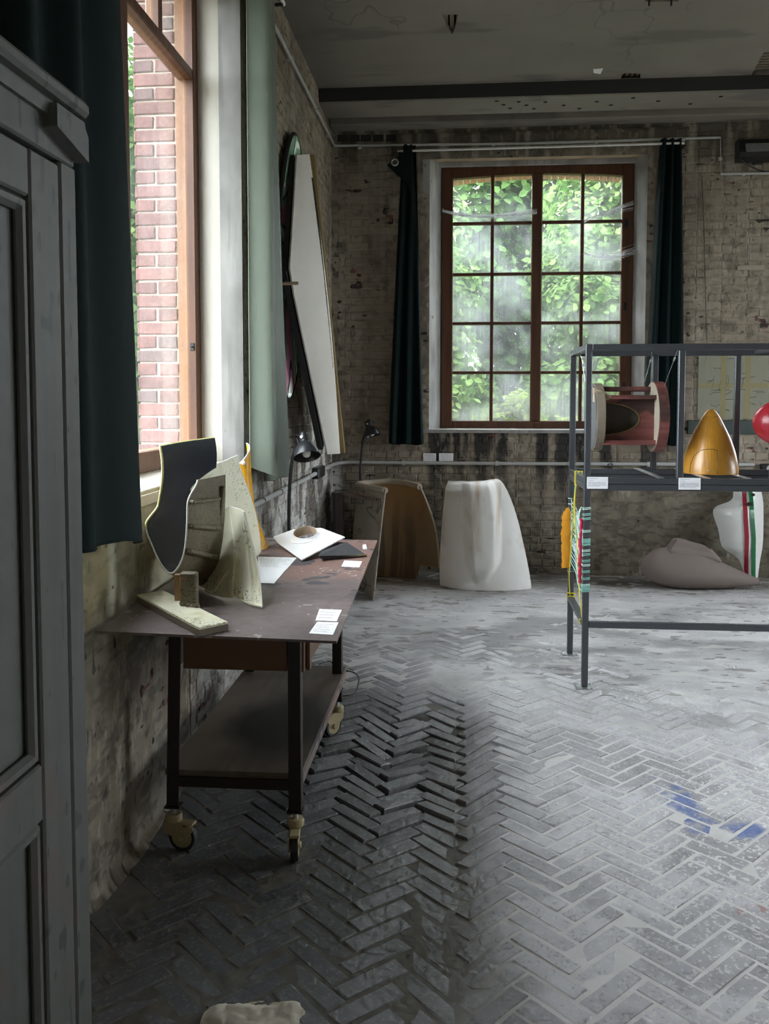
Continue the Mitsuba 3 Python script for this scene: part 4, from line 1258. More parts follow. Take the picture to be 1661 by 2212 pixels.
obj('cable', tube(spline([(fxa + 0.02, YB - 0.12, f1[2]), (fxa + 0.08, YB - 0.09, f1[2] - 0.03), (fxa + 0.2, YB - 0.03, f1[2] - 0.07), (fxa + 0.45, YB - 0.02, f1[2] - 0.085)], 16), 0.006, 6), 'm_black', fl)

# ------------------------------------------------------------------ the things on the left wall
ob = thing('painted_board', 'tall oval board painted with green, teal and pink swirls on the left wall', 'painted board')
yc_, zc_, ry_, rz_ = 5.80, 2.50, 0.46, 0.90
xo = XL + 0.03
ov = []
for a in np.linspace(0, 2 * np.pi, 60, endpoint=False):
    s, c = math.sin(a), math.cos(a)
    ov.append((yc_ + 0.16 * s + ry_ * c * (1 - 0.12 * s * s), zc_ + rz_ * s))
obj('board', extrude(ov, 0.022, YZ(xo)), 'm_graffiti', ob)
obj('rim', tube([(xo + 0.012, a, b) for a, b in ov], 0.014, 8, closed=True), 'm_iron', ob, smooth=True, label='dark rim')

wp = thing('canvas_panel', 'long white tapering panel leaning out from the left wall in the corner', 'panel')
corner = [at(640, 335, X=-1.06), at(667, 333, X=-1.06), at(733, 979, X=-0.93), at(706, 981, X=-0.93), at(624, 590, X=-1.0)]
top0, top1, botr, botl, midl = corner
rows = []
for s in np.linspace(0, 1, 14):
    right = top1 * (1 - s) + botr * s + np.array([0.03 * math.sin(math.pi * s), 0, 0])
    if s < 0.40:
        lft = top0 * (1 - s / 0.40) + midl * s / 0.40
    else:
        lft = midl * (1 - (s - 0.40) / 0.60) + botl * (s - 0.40) / 0.60
    w = np.linalg.norm(right - lft)
    rows.append([lft * (1 - q) + right * q + np.array([0.10 * w * math.sin(math.pi * q ** 0.8) * 0.6, 0, 0]) for q in np.linspace(0, 1, 9)])
Pw = np.array(rows)
obj('canvas', shell(Pw, 0.010), 'm_canvas', wp, smooth=40)
obj('edge', bar(Pw[0, -1] + [0.004, 0.02, 0], Pw[-1, -1] + [0.004, 0.03, 0], 0.05, 0.075, 0.004, up=(1, 0, 0)), 'm_ochre', wp, label='ochre timber edge')
obj('frame_batten', cat(bar(Pw[5, 0] + [-0.034, 0.01, 0], Pw[-1, 0] + [-0.04, -0.02, 0.05], 0.06, 0.04, 0.004, up=(1, 0, 0)), bar(Pw[0, 0] + [-0.03, 0.03, 0], Pw[5, 0] + [-0.03, 0.03, 0], 0.03, 0.03, 0.004, up=(1, 0, 0))), 'm_iron', wp, label='dark batten behind the canvas')
obj('peg', tube([(XL - 0.004, midl[1] + 0.03, midl[2] - 0.06), (midl[0] + 0.05, midl[1] + 0.03, midl[2] - 0.055)], 0.010, 8), 'm_pale_wood', wp)
obj('crack', tube([Pw[1, 5] + [0.006, 0, 0], Pw[3, 5] + [0.006, 0, 0], Pw[6, 5] + [0.006, 0, 0], Pw[9, 5] + [0.005, 0.01, 0]], [0.010, 0.012, 0.005, 0.002], 5), 'm_iron', wp, label='dark torn seam')

# ------------------------------------------------------------------ work table on castors
TZ = 0.88
tb = thing('work_table', 'long rusty steel work table on castors under the left window', 'table')
TA, TB_, TC, TD = at(205, 1363, Z=TZ), at(727, 1385, Z=TZ), at(815, 1167, Z=TZ), at(545, 1160, Z=TZ)
TA[0], TD[0] = max(TA[0], XL + 0.012), XL + 0.012
obj('tabletop', extrude([TA[:2], TB_[:2], TC[:2], TD[:2]], 0.008, axes((0, 0, TZ - 0.008), (1, 0, 0), (0, 1, 0), (0, 0, 1))), 'm_rust', tb)
LX0, LX1, LY0, LY1 = -0.985, -0.565, 2.93, 4.06
zleg = at(640, 1752, Y=LY0)[2]
feet = [(LX0, LY0), (LX1, LY0), (LX0, LY1), (LX1 - 0.01, LY1)]
zsh = at(500, 1690, Y=LY0)[2]
for i, (x, y) in enumerate(feet):
    w = 0.022
    lean = 0.02 if i % 2 == 0 else -0.0
    obj('leg', cat(bar((x - lean, y, zleg), (x, y, TZ - 0.008), 0.044, 0.005, 0.001, up=(0, 1, 0)), bar((x + (0.02 if i % 2 else -0.02) - lean, y + 0.02, zleg), (x + (0.02 if i % 2 else -0.02), y + 0.02, TZ - 0.008), 0.005, 0.042, 0.001, up=(0, 1, 0)),
                   bx(x - lean - 0.028, x - lean + 0.028, y - 0.012, y + 0.035, zleg - 0.006, zleg, 0.001)), 'm_leg_iron', tb, label='black angle-iron leg')
    cm = {'label': 'cream castor with a dark tyre'}
    cs = obj('caster', move(lathe([(0, 0.0), (0.024, 0.0), (0.030, 0.006), (0.031, 0.022), (0.026, 0.030), (0, 0.031)], 24), x - lean, y + 0.012, zleg - 0.06), 'm_caster', tb, smooth=40, label='cream swivel castor')
    obj('stem', tube([(x - lean, y + 0.012, zleg - 0.03), (x - lean, y + 0.012, zleg)], 0.010, 10), 'm_zinc', cs)
    R = 0.052
    ang = (-0.15, -1.45, 0.4, -2.2)[i]
    dx, dy = math.cos(ang), math.sin(ang)
    base = float(floor_h(np.array(x), np.array(y)))
    wc = np.array([x - lean + 0.035 * dx, y + 0.012 + 0.035 * dy, base + R])
    ax = np.array([-dy, dx, 0])
    wheel = lathe([(0, -0.013), (R - 0.014, -0.013), (R - 0.012, -0.010), (R - 0.012, 0.010), (R - 0.014, 0.013), (0, 0.013)], 32)
    tyre = lathe([(R - 0.013, -0.013), (R - 0.003, -0.013), (R, -0.008), (R, 0.008), (R - 0.003, 0.013), (R - 0.013, 0.013), (R - 0.013, -0.013)], 32)
    MW_ = axes(wc, (dx, dy, 0), (0, 0, 1), ax * -1)
    obj('hub', place(wheel, MW_), 'm_caster', cs, smooth=40)
    obj('tyre', place(tyre, MW_), 'm_rubber', cs, smooth=40, label='dark rubber tyre')
    top = zleg - 0.058 - (base + R)
    fk = [(-0.065, top), (-0.005, top), (0.012, top - 0.012), (0.036, top - 0.004), (0.050, top - 0.016), (0.034, 0.012), (0.018, -0.018), (-0.012, -0.016), (-0.034, 0.004), (-0.062, top - 0.035)]
    for s in (-0.0175, 0.0140):
        obj('fork', extrude(fk, 0.0035, axes(wc + ax * s, (dx, dy, 0), (0, 0, 1), -ax * -1 if False else np.cross((dx, dy, 0), (0, 0, 1)))), 'm_caster', cs)
    obj('fork_bridge', place(bx(-0.064, 0.045, -0.0175, 0.0175, top - 0.008, top + 0.002, 0.002), axes(wc, (dx, dy, 0), (-dy, dx, 0), (0, 0, 1))), 'm_caster', cs)
    obj('axle_cap', place(lathe([(0, 0.022), (0.010, 0.022), (0.013, 0.0185), (0.013, -0.0185), (0.010, -0.022), (0, -0.022)], 16), MW_), 'm_caster', cs)
az0, az1 = at(500, 1448, Y=LY0)[2], TZ - 0.009
obj('apron', bx(LX0 + 0.025, LX1 - 0.025, LY0 + 0.004, LY0 + 0.026, az0, az1, 0.002), 'm_apron_wood', tb, label='brown timber apron')
obj('apron', bx(LX1 + 0.008, LX1 + 0.030, LY0 + 0.03, LY1, az0 - 0.01, az1, 0.002), 'm_apron_wood', tb, label='brown timber apron')
obj('apron', bx(LX0 - 0.03, LX0 - 0.008, LY0 + 0.03, LY1, az0 - 0.01, az1, 0.002), 'm_apron_wood', tb)
obj('drawer_front', bx(LX1 + 0.032, LX1 + 0.046, LY0 + 0.06, LY0 + 0.09, az0 - 0.012, az1, 0.002), 'm_apron_wood', tb)
obj('shelf', bx(LX0 - 0.05, LX1 + 0.02, LY0 + 0.012, LY1 + 0.12, zsh + 0.012, zsh + 0.034, 0.002), 'm_shelf', tb, label='plywood shelf with a dark blotch')
obj('shelf_rail', bx(LX0, LX1, LY0 - 0.002, LY0 + 0.01, zsh - 0.022, zsh + 0.014, 0.001), 'm_leg_iron', tb)
obj('shelf_rail', bx(LX0, LX1, LY1, LY1 + 0.012, zsh - 0.022, zsh + 0.014, 0.001), 'm_leg_iron', tb)
obj('shelf_rail', bx(LX1 + 0.012, LX1 + 0.02, LY0, LY1 + 0.1, zsh - 0.022, zsh + 0.012, 0.001), 'm_rust', tb)


def card(name, label, pts, z, m='m_card_white', c='paper', group=None, lines=0, th=0.0012):
    """A card or sheet lying flat: pts its corners, clockwise from the far left, lines of small print."""
    k = thing(name, label, c, group)
    q = np.array([at(x, y, Z=z) for x, y in pts])
    obj('sheet', extrude(q[:, :2], th, axes((0, 0, z), (1, 0, 0), (0, 1, 0), (0, 0, 1))), m, k)
    if lines:
        r = np.random.default_rng(len(scene))
        fl_, fr, nr, nl = q
        ms = []
        for i in range(lines):
            s = 0.14 + 0.72 * (i + 0.5) / lines
            a, b = fl_ * (1 - s) + nl * s, fr * (1 - s) + nr * s
            e0, e1 = 0.08, r.uniform(0.6, 0.93)
            w = 0.18 * np.linalg.norm(fl_ - nl) * 0.72 / lines
            ms.append(bar(a + (b - a) * e0 + [0, 0, th], a + (b - a) * e1 + [0, 0, th], w, 0.0005))
        obj('print', cat(*ms), 'm_print', k, label='lines of small grey print')
    return k


card('label_card', 'white printed label at the near right corner of the work table', [(685, 1344), (731, 1345), (719, 1372), (667, 1369)], TZ, c='label', lines=5)
card('label_card', 'blank-looking white label just behind the printed one on the table corner', [(690, 1316), (738, 1318), (727, 1343), (681, 1341)], TZ, c='label', lines=3)
card('label_card', 'white label near the far right edge of the table, in front of the dark plate', [(744, 1211), (782, 1213), (776, 1226), (737, 1224)], TZ, c='label')
card('paper_sheet', 'printed sheet of paper half under the cream shells on the table', [(557, 1203), (641, 1205), (618, 1231), (556, 1228)], TZ, c='paper', lines=9)
card('paper_sheet', 'white sheet sticking out in front of the printed sheet on the table', [(545, 1226), (618, 1230), (592, 1261), (540, 1259)], TZ + 0.0015, c='paper', lines=0)
card('paper_scrap', 'small torn scrap of white paper at the far end of the table', [(783, 1179), (790, 1177), (793, 1187), (784, 1188)], TZ, c='paper scrap', th=0.004)

# ------------------------------------------------------------------ on the table: the mould on its stand and the shells
mo = thing('trough_mould', 'U-shaped mould with navy inside and ribbed brown outside on a plank stand', 'mould')
a, b, c = at(296, 1284, Z=0.908), at(430, 1355.6, Z=0.908), at(492, 1342.6, Z=0.908)
d = a + (c - b)
pl = np.array([a, b, c, d])
pl[:, 0] = np.maximum(pl[:, 0], XL + 0.02)
obj('plank', extrude(pl[:, :2], 0.026, axes((0, 0, TZ + 0.001), (1, 0, 0), (0, 1, 0), (0, 0, 1))), 'm_fibre', mo, label='dusty cream plank')
obj('plank_edge', extrude(Polygon(pl[:, :2]).buffer(0.0012), 0.019, axes((0, 0, TZ + 0.0015), (1, 0, 0), (0, 1, 0), (0, 0, 1))), 'm_lath', mo, label='bare ply edge')
prof = np.array([(-0.925, 1.318), (-0.928, 1.20), (-0.936, 1.10), (-0.955, 1.035), (-0.988, 1.000), (-1.025, 1.035), (-1.055, 1.10), (-1.074, 1.16), (-1.068, 1.21), (-1.056, 1.27), (-1.056, 1.433)])
sp = spline(np.c_[prof, prof[:, 0] * 0], 90)
PM = np.zeros((90, 24, 3))
for i, (px_, pz_, _) in enumerate(sp):
    left = i > 45
    if left:
        f0_ = 2.90 + 0.10 * smoothnp(1.17, 1.225, pz_)
        b0_ = 3.20 + 0.48 * smoothnp(1.02, 1.25, pz_)
    else:
        f0_ = 2.90 + 0.075 * smoothnp(1.22, 1.318, pz_) ** 2
        b0_ = 3.20
    for j, dd_ in enumerate(np.linspace(0, 1, 24)):
        y_ = f0_ + (b0_ - f0_) * dd_
        t_ = (y_ - 2.9) / 0.3
        fl_ = 0.048 * t_ * (1 if not left else 0.0)
        drop = 0.105 * t_ * smoothnp(1.33, 1.02, pz_) if not left else 0.085 * min(t_, 1) * smoothnp(1.2, 1.0, pz_)
        bulge = (-0.02 * math.sin(math.pi * dd_) * smoothnp(1.05, 1.3, pz_)) if left else 0
        PM[i, j] = (px_ + fl_ * smoothnp(0, 40, 45 - i) ** 0.5 + bulge, y_, pz_ - drop)
PM[..., 2] = np.maximum(PM[..., 2], TZ + 0.012)
obj('shell', shell(PM, 0.007), 'm_mould', mo, smooth=40)
cin = np.array([-0.99, 3.05, 1.15])
sgn = 1 if np.dot(np.cross(PM[60, 13] - PM[60, 12], PM[61, 12] - PM[60, 12]), cin - PM[60, 12]) < 0 else -1
obj('lining', face_of(PM, 0.0042 * sgn), 'm_navy', mo, smooth=40, label='glossy navy lining')
obj('rim', tube(np.vstack([PM[:, 0]]), 0.0034, 6), 'm_edge_white', mo, smooth=True, label='pale front edge')
obj('rim', tube(np.vstack([PM[58:, 0], PM[-1, 1:], PM[::-1, -1][:40]]), 0.0048, 6), 'm_edge_yellow', mo, smooth=True, label='yellowish cut edge')


def on_right(px_, py_):
    """The point of the mould's right flank that shows at a pixel, a little outside it."""
    best, bp = 1e9, None
    for i in range(0, 40):
        for j in range(24):
            v = PM[i, j] - CAM
            z = v @ FW
            e = (CX + F * (v @ RT) / z - px_) ** 2 + (CY - F * (v @ UP) / z - py_) ** 2
            if e < best:
                best, bp = e, PM[i, j]
    return bp + np.array([0.008, 0, 0])


for (xa, ya), (xb, yb), w in (((398, 1083), (466, 1079), 0.014), ((394, 1138), (466, 1142), 0.014), ((388, 1188), (462, 1202), 0.016)):
    p, q = on_right(xa, ya), on_right(xb, yb)
    obj('rib', bar(p + [0.004, 0, 0], q + [0.004, 0, 0], 0.022, w, 0.004), 'm_mould', mo)
p, q = on_right(474, 1052), on_right(477, 1268)
obj('rib', bar(p + [0.004, 0, 0], q + [0.004, 0, 0], 0.018, 0.016, 0.004, up=(0, 1, 0)), 'm_mould', mo)
g0, g1 = at(384, 1312, Z=0.908), at(413, 1318, Z=0.908)
zt_ = 1.02
obj('stand', bx(g0[0], g1[0], g0[1] + 0.02, g0[1] + 0.055, 0.9, zt_, 0.004), 'm_mould', mo)
obj('stand', bx(g0[0] - 0.046, g0[0] - 0.004, g0[1] + 0.10, g0[1] + 0.135, 0.9, 1.0, 0.004), 'm_resin', mo)
obj('putty', place(cat(*[move(trimesh.creation.icosphere(1, 0.012), *(g0 * (1 - s) + g1 * s + [rng.normal(0, 0.006), 0.045 + rng.normal(0, 0.004), 0.0])) for s in np.linspace(0, 1, 9)]), np.diag([1, 1, 1, 1.0])), 'm_mould', mo)

s1 = thing('fibreglass_shell', 'speckled cream fibreglass sheet leaning behind the navy mould, larger of the two cream shells', 'shell')
PA = grid(pxrows([[(392, 1028, 3.40), (430, 1013, 3.57), (472, 998, 3.76), (513, 984, 3.93)], [(420, 1090, 3.40), (455, 1078, 3.57), (490, 1066, 3.76), (524, 1040, 3.93)],
                  [(440, 1160, 3.42), (478, 1150, 3.58), (512, 1138, 3.76), (545, 1102, 3.93)], [(452, 1234, 3.46), (488, 1228, 3.6), (524, 1218, 3.76), (563, 1192, 3.95)]]), 30, 30)
for i in range(30):
    for j in range(30):
        PA[i, j, 0] += 0.020 * math.sin(math.pi * j / 29) + 0.012 * math.sin(math.pi * i / 29)
obj('sheet', shell(PA, 0.005), 'm_fibre', s1, smooth=40)
obj('edge', tube(np.vstack([PA[0], PA[:, -1], PA[-1, ::-1]]), 0.0035, 6), 'm_edge_white', s1, smooth=True)
s2 = thing('fibreglass_shell', 'smaller folded cream fibreglass shell standing in front, with a ridge and a curled foot', 'shell')
PB = grid(pxrows([[(474, 1108, 3.34), (486, 1098, 3.33), (498, 1096, 3.30), (513, 1099, 3.27), (528, 1106, 3.22)], [(468, 1160, 3.29), (488, 1152, 3.27), (505, 1150, 3.22), (522, 1152, 3.19), (539, 1150, 3.17)],
                  [(458, 1215, 3.22), (484, 1210, 3.17), (508, 1208, 3.10), (530, 1208, 3.10), (553, 1205, 3.08)], [(448, 1262, 3.16), (476, 1262, 3.09), (503, 1258, 3.02), (534, 1262, 3.01), (562, 1262, 2.98)],
                  [(438, 1285, 3.14), (470, 1290, 3.06), (505, 1284, 3.00), (532, 1306, 2.95), (566, 1317, 2.895)]]), 40, 40)
for i in range(40):
    for j in range(40):
        u_, v_ = i / 39, j / 39
        PB[i, j] += np.array([0.6, -0.8, 0]) * 1.5 * (0.028 * math.exp(-((v_ - 0.30 - 0.1 * u_) / 0.10) ** 2) * (0.3 + u_) - 0.018 * math.exp(-((v_ - 0.58) / 0.08) ** 2) + 0.02 * math.exp(-((v_ - 0.78) / 0.08) ** 2) * (1 - 0.5 * u_))
PB[..., 2] = np.maximum(PB[..., 2], TZ + 0.009)
obj('sheet', shell(PB, 0.005), 'm_fibre', s2, smooth=40)
lipc = np.array([at(x, y, Y=Y) for x, y, Y in ((432, 1274, 3.2), (440, 1290, 3.17), (452, 1299, 3.12), (462, 1294, 3.08), (463, 1280, 3.06))])
lipc[:, 2] = np.maximum(lipc[:, 2], TZ + 0.010)
L1 = spline(lipc, 16)
obj('curled_foot', shell(np.stack([L1, L1 * 0.5 + (L1 + [0.02, 0.05, 0.05]) * 0.5, L1 + [0.05, 0.02, 0.085]], 1), 0.004), 'm_fibre', s2, smooth=50)
obj('edge', tube(np.vstack([PB[0], PB[:, -1]]), 0.003, 6), 'm_edge_white', s2, smooth=True)
yp = thing('yellow_panel', 'curved glossy yellow panel standing between the cream shells and the sage curtain', 'panel')
PY = grid(pxrows([[(516, 1002, 4.02), (527, 992, 4.03), (536, 978, 4.06), (539, 966, 4.13), (533, 958, 4.22)], [(522, 1050, 4.02), (532, 1045, 4.03), (540, 1040, 4.06), (543, 1035, 4.13), (540, 1030, 4.22)],
                  [(532, 1120, 4.01), (542, 1120, 4.02), (549, 1115, 4.06), (552, 1110, 4.12), (552, 1105, 4.2)], [(548, 1190, 3.99), (558, 1189, 4.0), (567, 1188, 4.02), (575, 1185, 4.08), (580, 1178, 4.16)]]), 24, 24)
PY[..., 2] = np.maximum(PY[..., 2], TZ + 0.004)
obj('sheet', shell(PY, 0.005), 'm_yellow', yp, smooth=40)
obj('edge', tube(PY[0], 0.004, 6), 'm_edge_white', yp, smooth=True, label='pale rounded top edge')
obj('clip', move(trimesh.creation.icosphere(2, 0.011), *(PY[1, 4] + [0.006, -0.008, 0])), 'm_edge_white', yp)

# the white flange with its oval collar, and the dark plate below it
fg = thing('flange_plate', 'bright white many-sided plate with an oval collar, lying tilted on the dark plate', 'flange')
q = [at(590.5, 1163, Z=0.905), at(600, 1176, Z=0.896), at(651.8, 1209, Z=0.890), at(746, 1165, Z=0.935), at(694, 1139.5, Z=0.955), at(634, 1144, Z=0.935)]
ctr = np.mean(q, 0)
n_ = np.linalg.svd(np.array(q) - ctr)[2][2]
n_ = n_ * np.sign(n_[2])
ax_ = np.cross([0, 1, 0], n_)
ax_ /= np.linalg.norm(ax_)
ay_ = np.cross(n_, ax_)
poly = Polygon([((p - ctr) @ ax_, (p - ctr) @ ay_) for p in q])
rc = at(661, 1161, Z=ctr[2] + 0.01)
rc = rc - n_ * ((rc - ctr) @ n_)
ru, rv = (rc - ctr) @ ax_, (rc - ctr) @ ay_
RA, RB = 0.058, 0.078
ell = lambda k, m=28: [(ru + RA * k * math.cos(a), rv + RB * k * math.sin(a)) for a in np.linspace(0, 2 * np.pi, m, endpoint=False)]
obj('plate', extrude(poly.difference(Polygon(ell(0.92))), 0.005, axes(ctr, ax_, ay_, n_)), 'm_white', fg)
ring = []
for k in (1.25, 1.08, 1.0, 0.99, 0.93, 0.94, 0.92):
    pass
cols = []
for a in np.linspace(0, 2 * np.pi, 40):
    top = 0.034 + 0.010 * math.sin(a) - 0.008 * math.cos(a)
    base = lambda k, h: ctr + ax_ * (ru + RA * k * math.cos(a)) + ay_ * (rv + RB * k * math.sin(a)) + n_ * h
    cols.append([base(1.30, 0.006), base(1.12, 0.010), base(1.03, 0.018), base(1.0, top - 0.003), base(0.97, top), base(0.93, top - 0.004), base(0.92, 0.004)])
obj('collar', shell(np.array(cols)[:, :5], 0.002), 'm_white', fg, smooth=40)
obj('collar_lining', shell(np.array(cols)[:, 4:], 0.002), 'm_pale_wood', fg, smooth=40, label='tan inside of the collar')
dk = thing('dark_plate', 'dark scorched triangular plate under the white flange', 'plate')
q = [at(688, 1201, Z=0.905), at(698, 1206.5, Z=0.889), at(792, 1199, Z=0.889), at(750, 1172, Z=0.925), at(705, 1168, Z=0.915)]
v = np.array(q + [p - [0, 0, 0.006] for p in q])
m = len(q)
f_ = [[0, k, k + 1] for k in range(1, m - 1)] + [[m, m + k + 1, m + k] for k in range(1, m - 1)] + [t for k in range(m) for t in ([k, m + k, m + (k + 1) % m], [k, m + (k + 1) % m, (k + 1) % m])]
obj('plate', trimesh.Trimesh(v, f_, process=False), 'm_scorched', dk)
obj('edge', tube([q[1], q[2]], 0.004, 6), 'm_ochre', dk, label='chipped ochre edge')


# ------------------------------------------------------------------ lamps
def lamp(label, x, y, zp, reach, head_c, d, zbase=0.0):
    k = thing('floor_lamp', label, 'lamp')
    obj('base', move(lathe([(0, 0), (0.115, 0), (0.118, 0.008), (0.11, 0.018), (0.02, 0.024), (0, 0.024)], 32), x, y, zbase), 'm_black', k, smooth=40)
    hc = np.asarray(head_c, float)
    d = np.asarray(d, float) / np.linalg.norm(d)
    top = hc - d * 0.075
    r_ = np.array([top[0] - x, top[1] - y, 0])
    r_ /= np.linalg.norm(r_)
    j = top - r_ * 0.035 + np.array([0, 0, -0.01])
    obj('pole', tube(spline([(x, y, zbase + 0.02), (x, y, zbase + 0.4 * (zp - zbase)), (x, y, zp - 0.06), np.array([x, y, zp]) + r_ * 0.012, j], 36), 0.0095, 10), 'm_black', k, smooth=40)
    pr = [(0.0, -0.145), (0.012, -0.145), (0.022, -0.137), (0.0235, -0.128), (0.0255, -0.126), (0.0255, -0.085), (0.030, -0.078), (0.046, -0.066), (0.060, -0.046), (0.069, -0.022), (0.073, 0.0), (0.0755, 0.002), (0.0755, 0.005), (0.072, 0.005),
          (0.067, -0.022), (0.057, -0.046), (0.042, -0.064), (0.02, -0.072), (0, -0.073)]
    a, b, dd = frame_of(d)
    M = axes(hc, a, b, dd) if np.dot(np.cross(a, b), dd) > 0 else axes(hc, b, a, dd)
    sh = obj('shade', place(lathe(pr, 36), M), 'm_black', k, smooth=35)
    obj('bulb', place(lathe([(0, -0.05), (0.012, -0.05), (0.016, -0.04), (0.024, -0.02), (0.020, -0.002), (0.010, 0.006), (0, 0.008)], 20), M), 'm_bulb', k, smooth=True, label='frosted bulb')
    s = np.cross(d, r_)
    s /= np.linalg.norm(s)
    w = hc - d * 0.105
    arc = [w + s * 0.03 * math.cos(t) - r_ * 0.045 * math.sin(t) - d * 0.02 * math.sin(t) for t in np.linspace(0, np.pi, 12)]
    obj('yoke', tube(arc, 0.004, 6), 'm_black', k, smooth=True)
    obj('yoke_link', bar(w - r_ * 0.045, j, 0.010, 0.010, 0.002), 'm_black', k)
    for e in (-1, 1):
        obj('knob', place(lathe([(0, 0), (0.008, 0), (0.008, 0.007), (0, 0.007)], 12), axes(w + s * e * 0.027, *frame_of(s * e)[:2], s * e)), 'm_zinc', k)
    return k


lamp('black floor lamp behind the work table, its shade before the peeling wall', at(630, 1145, Y=4.72)[0], 4.72, at(630, 985, Y=4.72)[2], 0.1, at(663, 985, Y=4.66), (0.22, -0.42, -0.88))
lamp('black floor lamp in the far corner behind the brown fairing', at(779, 1035, Y=7.62)[0], 7.72, at(779, 955, Y=7.72)[2], 0.1, at(804, 940, Y=7.66), (0.25, -0.16, -0.95))
cb = thing('cable', 'thin black cable looping on the floor behind the work table', 'cable')
cpx = [(690, 1436), (712, 1430), (735, 1448), (758, 1452), (774, 1464), (772, 1485), (760, 1500), (738, 1505), (715, 1503)]
obj('lead', tube(spline([at(x, y, Z=0.004) + [0, 0, 0.003 + max(0, float(floor_h(*at(x, y, Z=0)[:2])))] for x, y in cpx], 50), 0.0035, 6), 'm_black', cb, smooth=True)

# ------------------------------------------------------------------ bench and fairings by the back wall
bn = thing('side_bench', 'small rusty bench with a torn top in the corner behind the brown fairing', 'bench')
BZ = 0.80
q = [at(716, 1063, Z=BZ), at(742, 1055, Z=BZ), at(757, 1064, Z=BZ), at(770, 1066, Z=BZ), at(815, 1076.5, Z=BZ), at(812, 1079, Z=BZ)]
q = [np.array([max(p[0], XL + 0.02), min(p[1], YB - 0.04), 0]) for p in q]
obj('top', extrude([p[:2] for p in q], 0.012, axes((0, 0, BZ - 0.012), (1, 0, 0), (0, 1, 0), (0, 0, 1))), 'm_rust', bn)
pa, pb = at(731, 1080, Y=7.62), at(764, 1080, Y=7.5)
obj('leg', bx(max(XL + 0.05, pa[0] - 0.05), max(XL + 0.05, pa[0] - 0.05) + 0.11, 7.52, 7.55, 0, BZ - 0.012, 0.003), 'm_rust', bn)
for x, y in ((-1.08, 7.70),):
    obj('leg', bx(x - 0.025, x + 0.025, y - 0.025, y + 0.025, 0, BZ - 0.012, 0.003), 'm_rust', bn)

pt = thing('pedestal', 'small pale-topped stand peeping out behind the right side of the brown fairing', 'stand')
px0 = at(934, 1064, Y=7.84)
obj('top', bx(px0[0] - 0.30, px0[0], 7.80, 7.93, px0[2] - 0.012, px0[2] + 0.010, 0.004), 'm_endgrain', pt)
obj('leg', bx(px0[0] - 0.18, px0[0] - 0.12, 7.83, 7.89, 0, px0[2] - 0.012, 0.004), 'm_rust', pt)
bf = thing('brown_fairing', 'hollow brown fairing with a rolled lip, open to the front', 'fairing')
top_c = [at(832, 1057, Y=6.86), at(800, 1052, Y=7.10), at(775, 1046, Y=7.35), at(790, 1041, Y=7.62), at(835, 1038, Y=7.70), at(875, 1041, Y=7.62), at(907, 1050, Y=7.42)]
bot_c = [at(806, 1297, Z=0), at(782, 1285, Y=7.10), at(755, 1262, Y=7.40), at(785, 1250, Y=7.66), at(840, 1252, Y=7.74), at(894, 1250, Y=7.66), at(949, 1222, Y=7.52)]
A, B = spline(top_c, 60), spline(bot_c, 60)
B[:, 2] = np.where(np.arange(60) < 48, 0.004, 0.004 + 0.13 * smoothnp(49, 51, np.arange(60)))
PF = np.zeros((60, 24, 3))
for j, s in enumerate(np.linspace(0, 1, 24)):
    e = s
    PF[:, j] = A * (1 - e) + B * e
    out = np.zeros((60, 3))
    out[:, 0] = 0.045 * math.sin(math.pi * s) * np.linspace(-0.2, 1, 60) ** 2 * np.sign(np.linspace(-1, 1, 60))
    PF[:, j] += out
obj('body', shell(PF, 0.012), 'm_resin', bf, smooth=40)
cf = PF[30:31].mean((0, 1))
mid_in = PF.mean((0, 1))
sg = 1 if np.dot(np.cross(PF[31, 12] - PF[30, 12], PF[30, 13] - PF[30, 12]), mid_in - PF[30, 12]) > 0 else -1
obj('skin', face_of(PF[:24], -0.0075 * sg), 'm_card', bf, smooth=40, label='paler scribbled outer face')
obj('lip', tube(A + [0, 0, -0.008], 0.026, 10), 'm_card', bf, smooth=40, label='rolled top lip')
obj('front_edge', tube(PF[0], 0.010, 6), 'm_card', bf, smooth=True)
obj('front_edge', tube(PF[-1], 0.010, 6), 'm_card', bf, smooth=True)
obj('seam', tube([PF[50, j] + sg * np.array([-0.008, -0.012, 0]) for j in range(2, 22)], 0.010, 6), 'm_resin', bf, smooth=True)

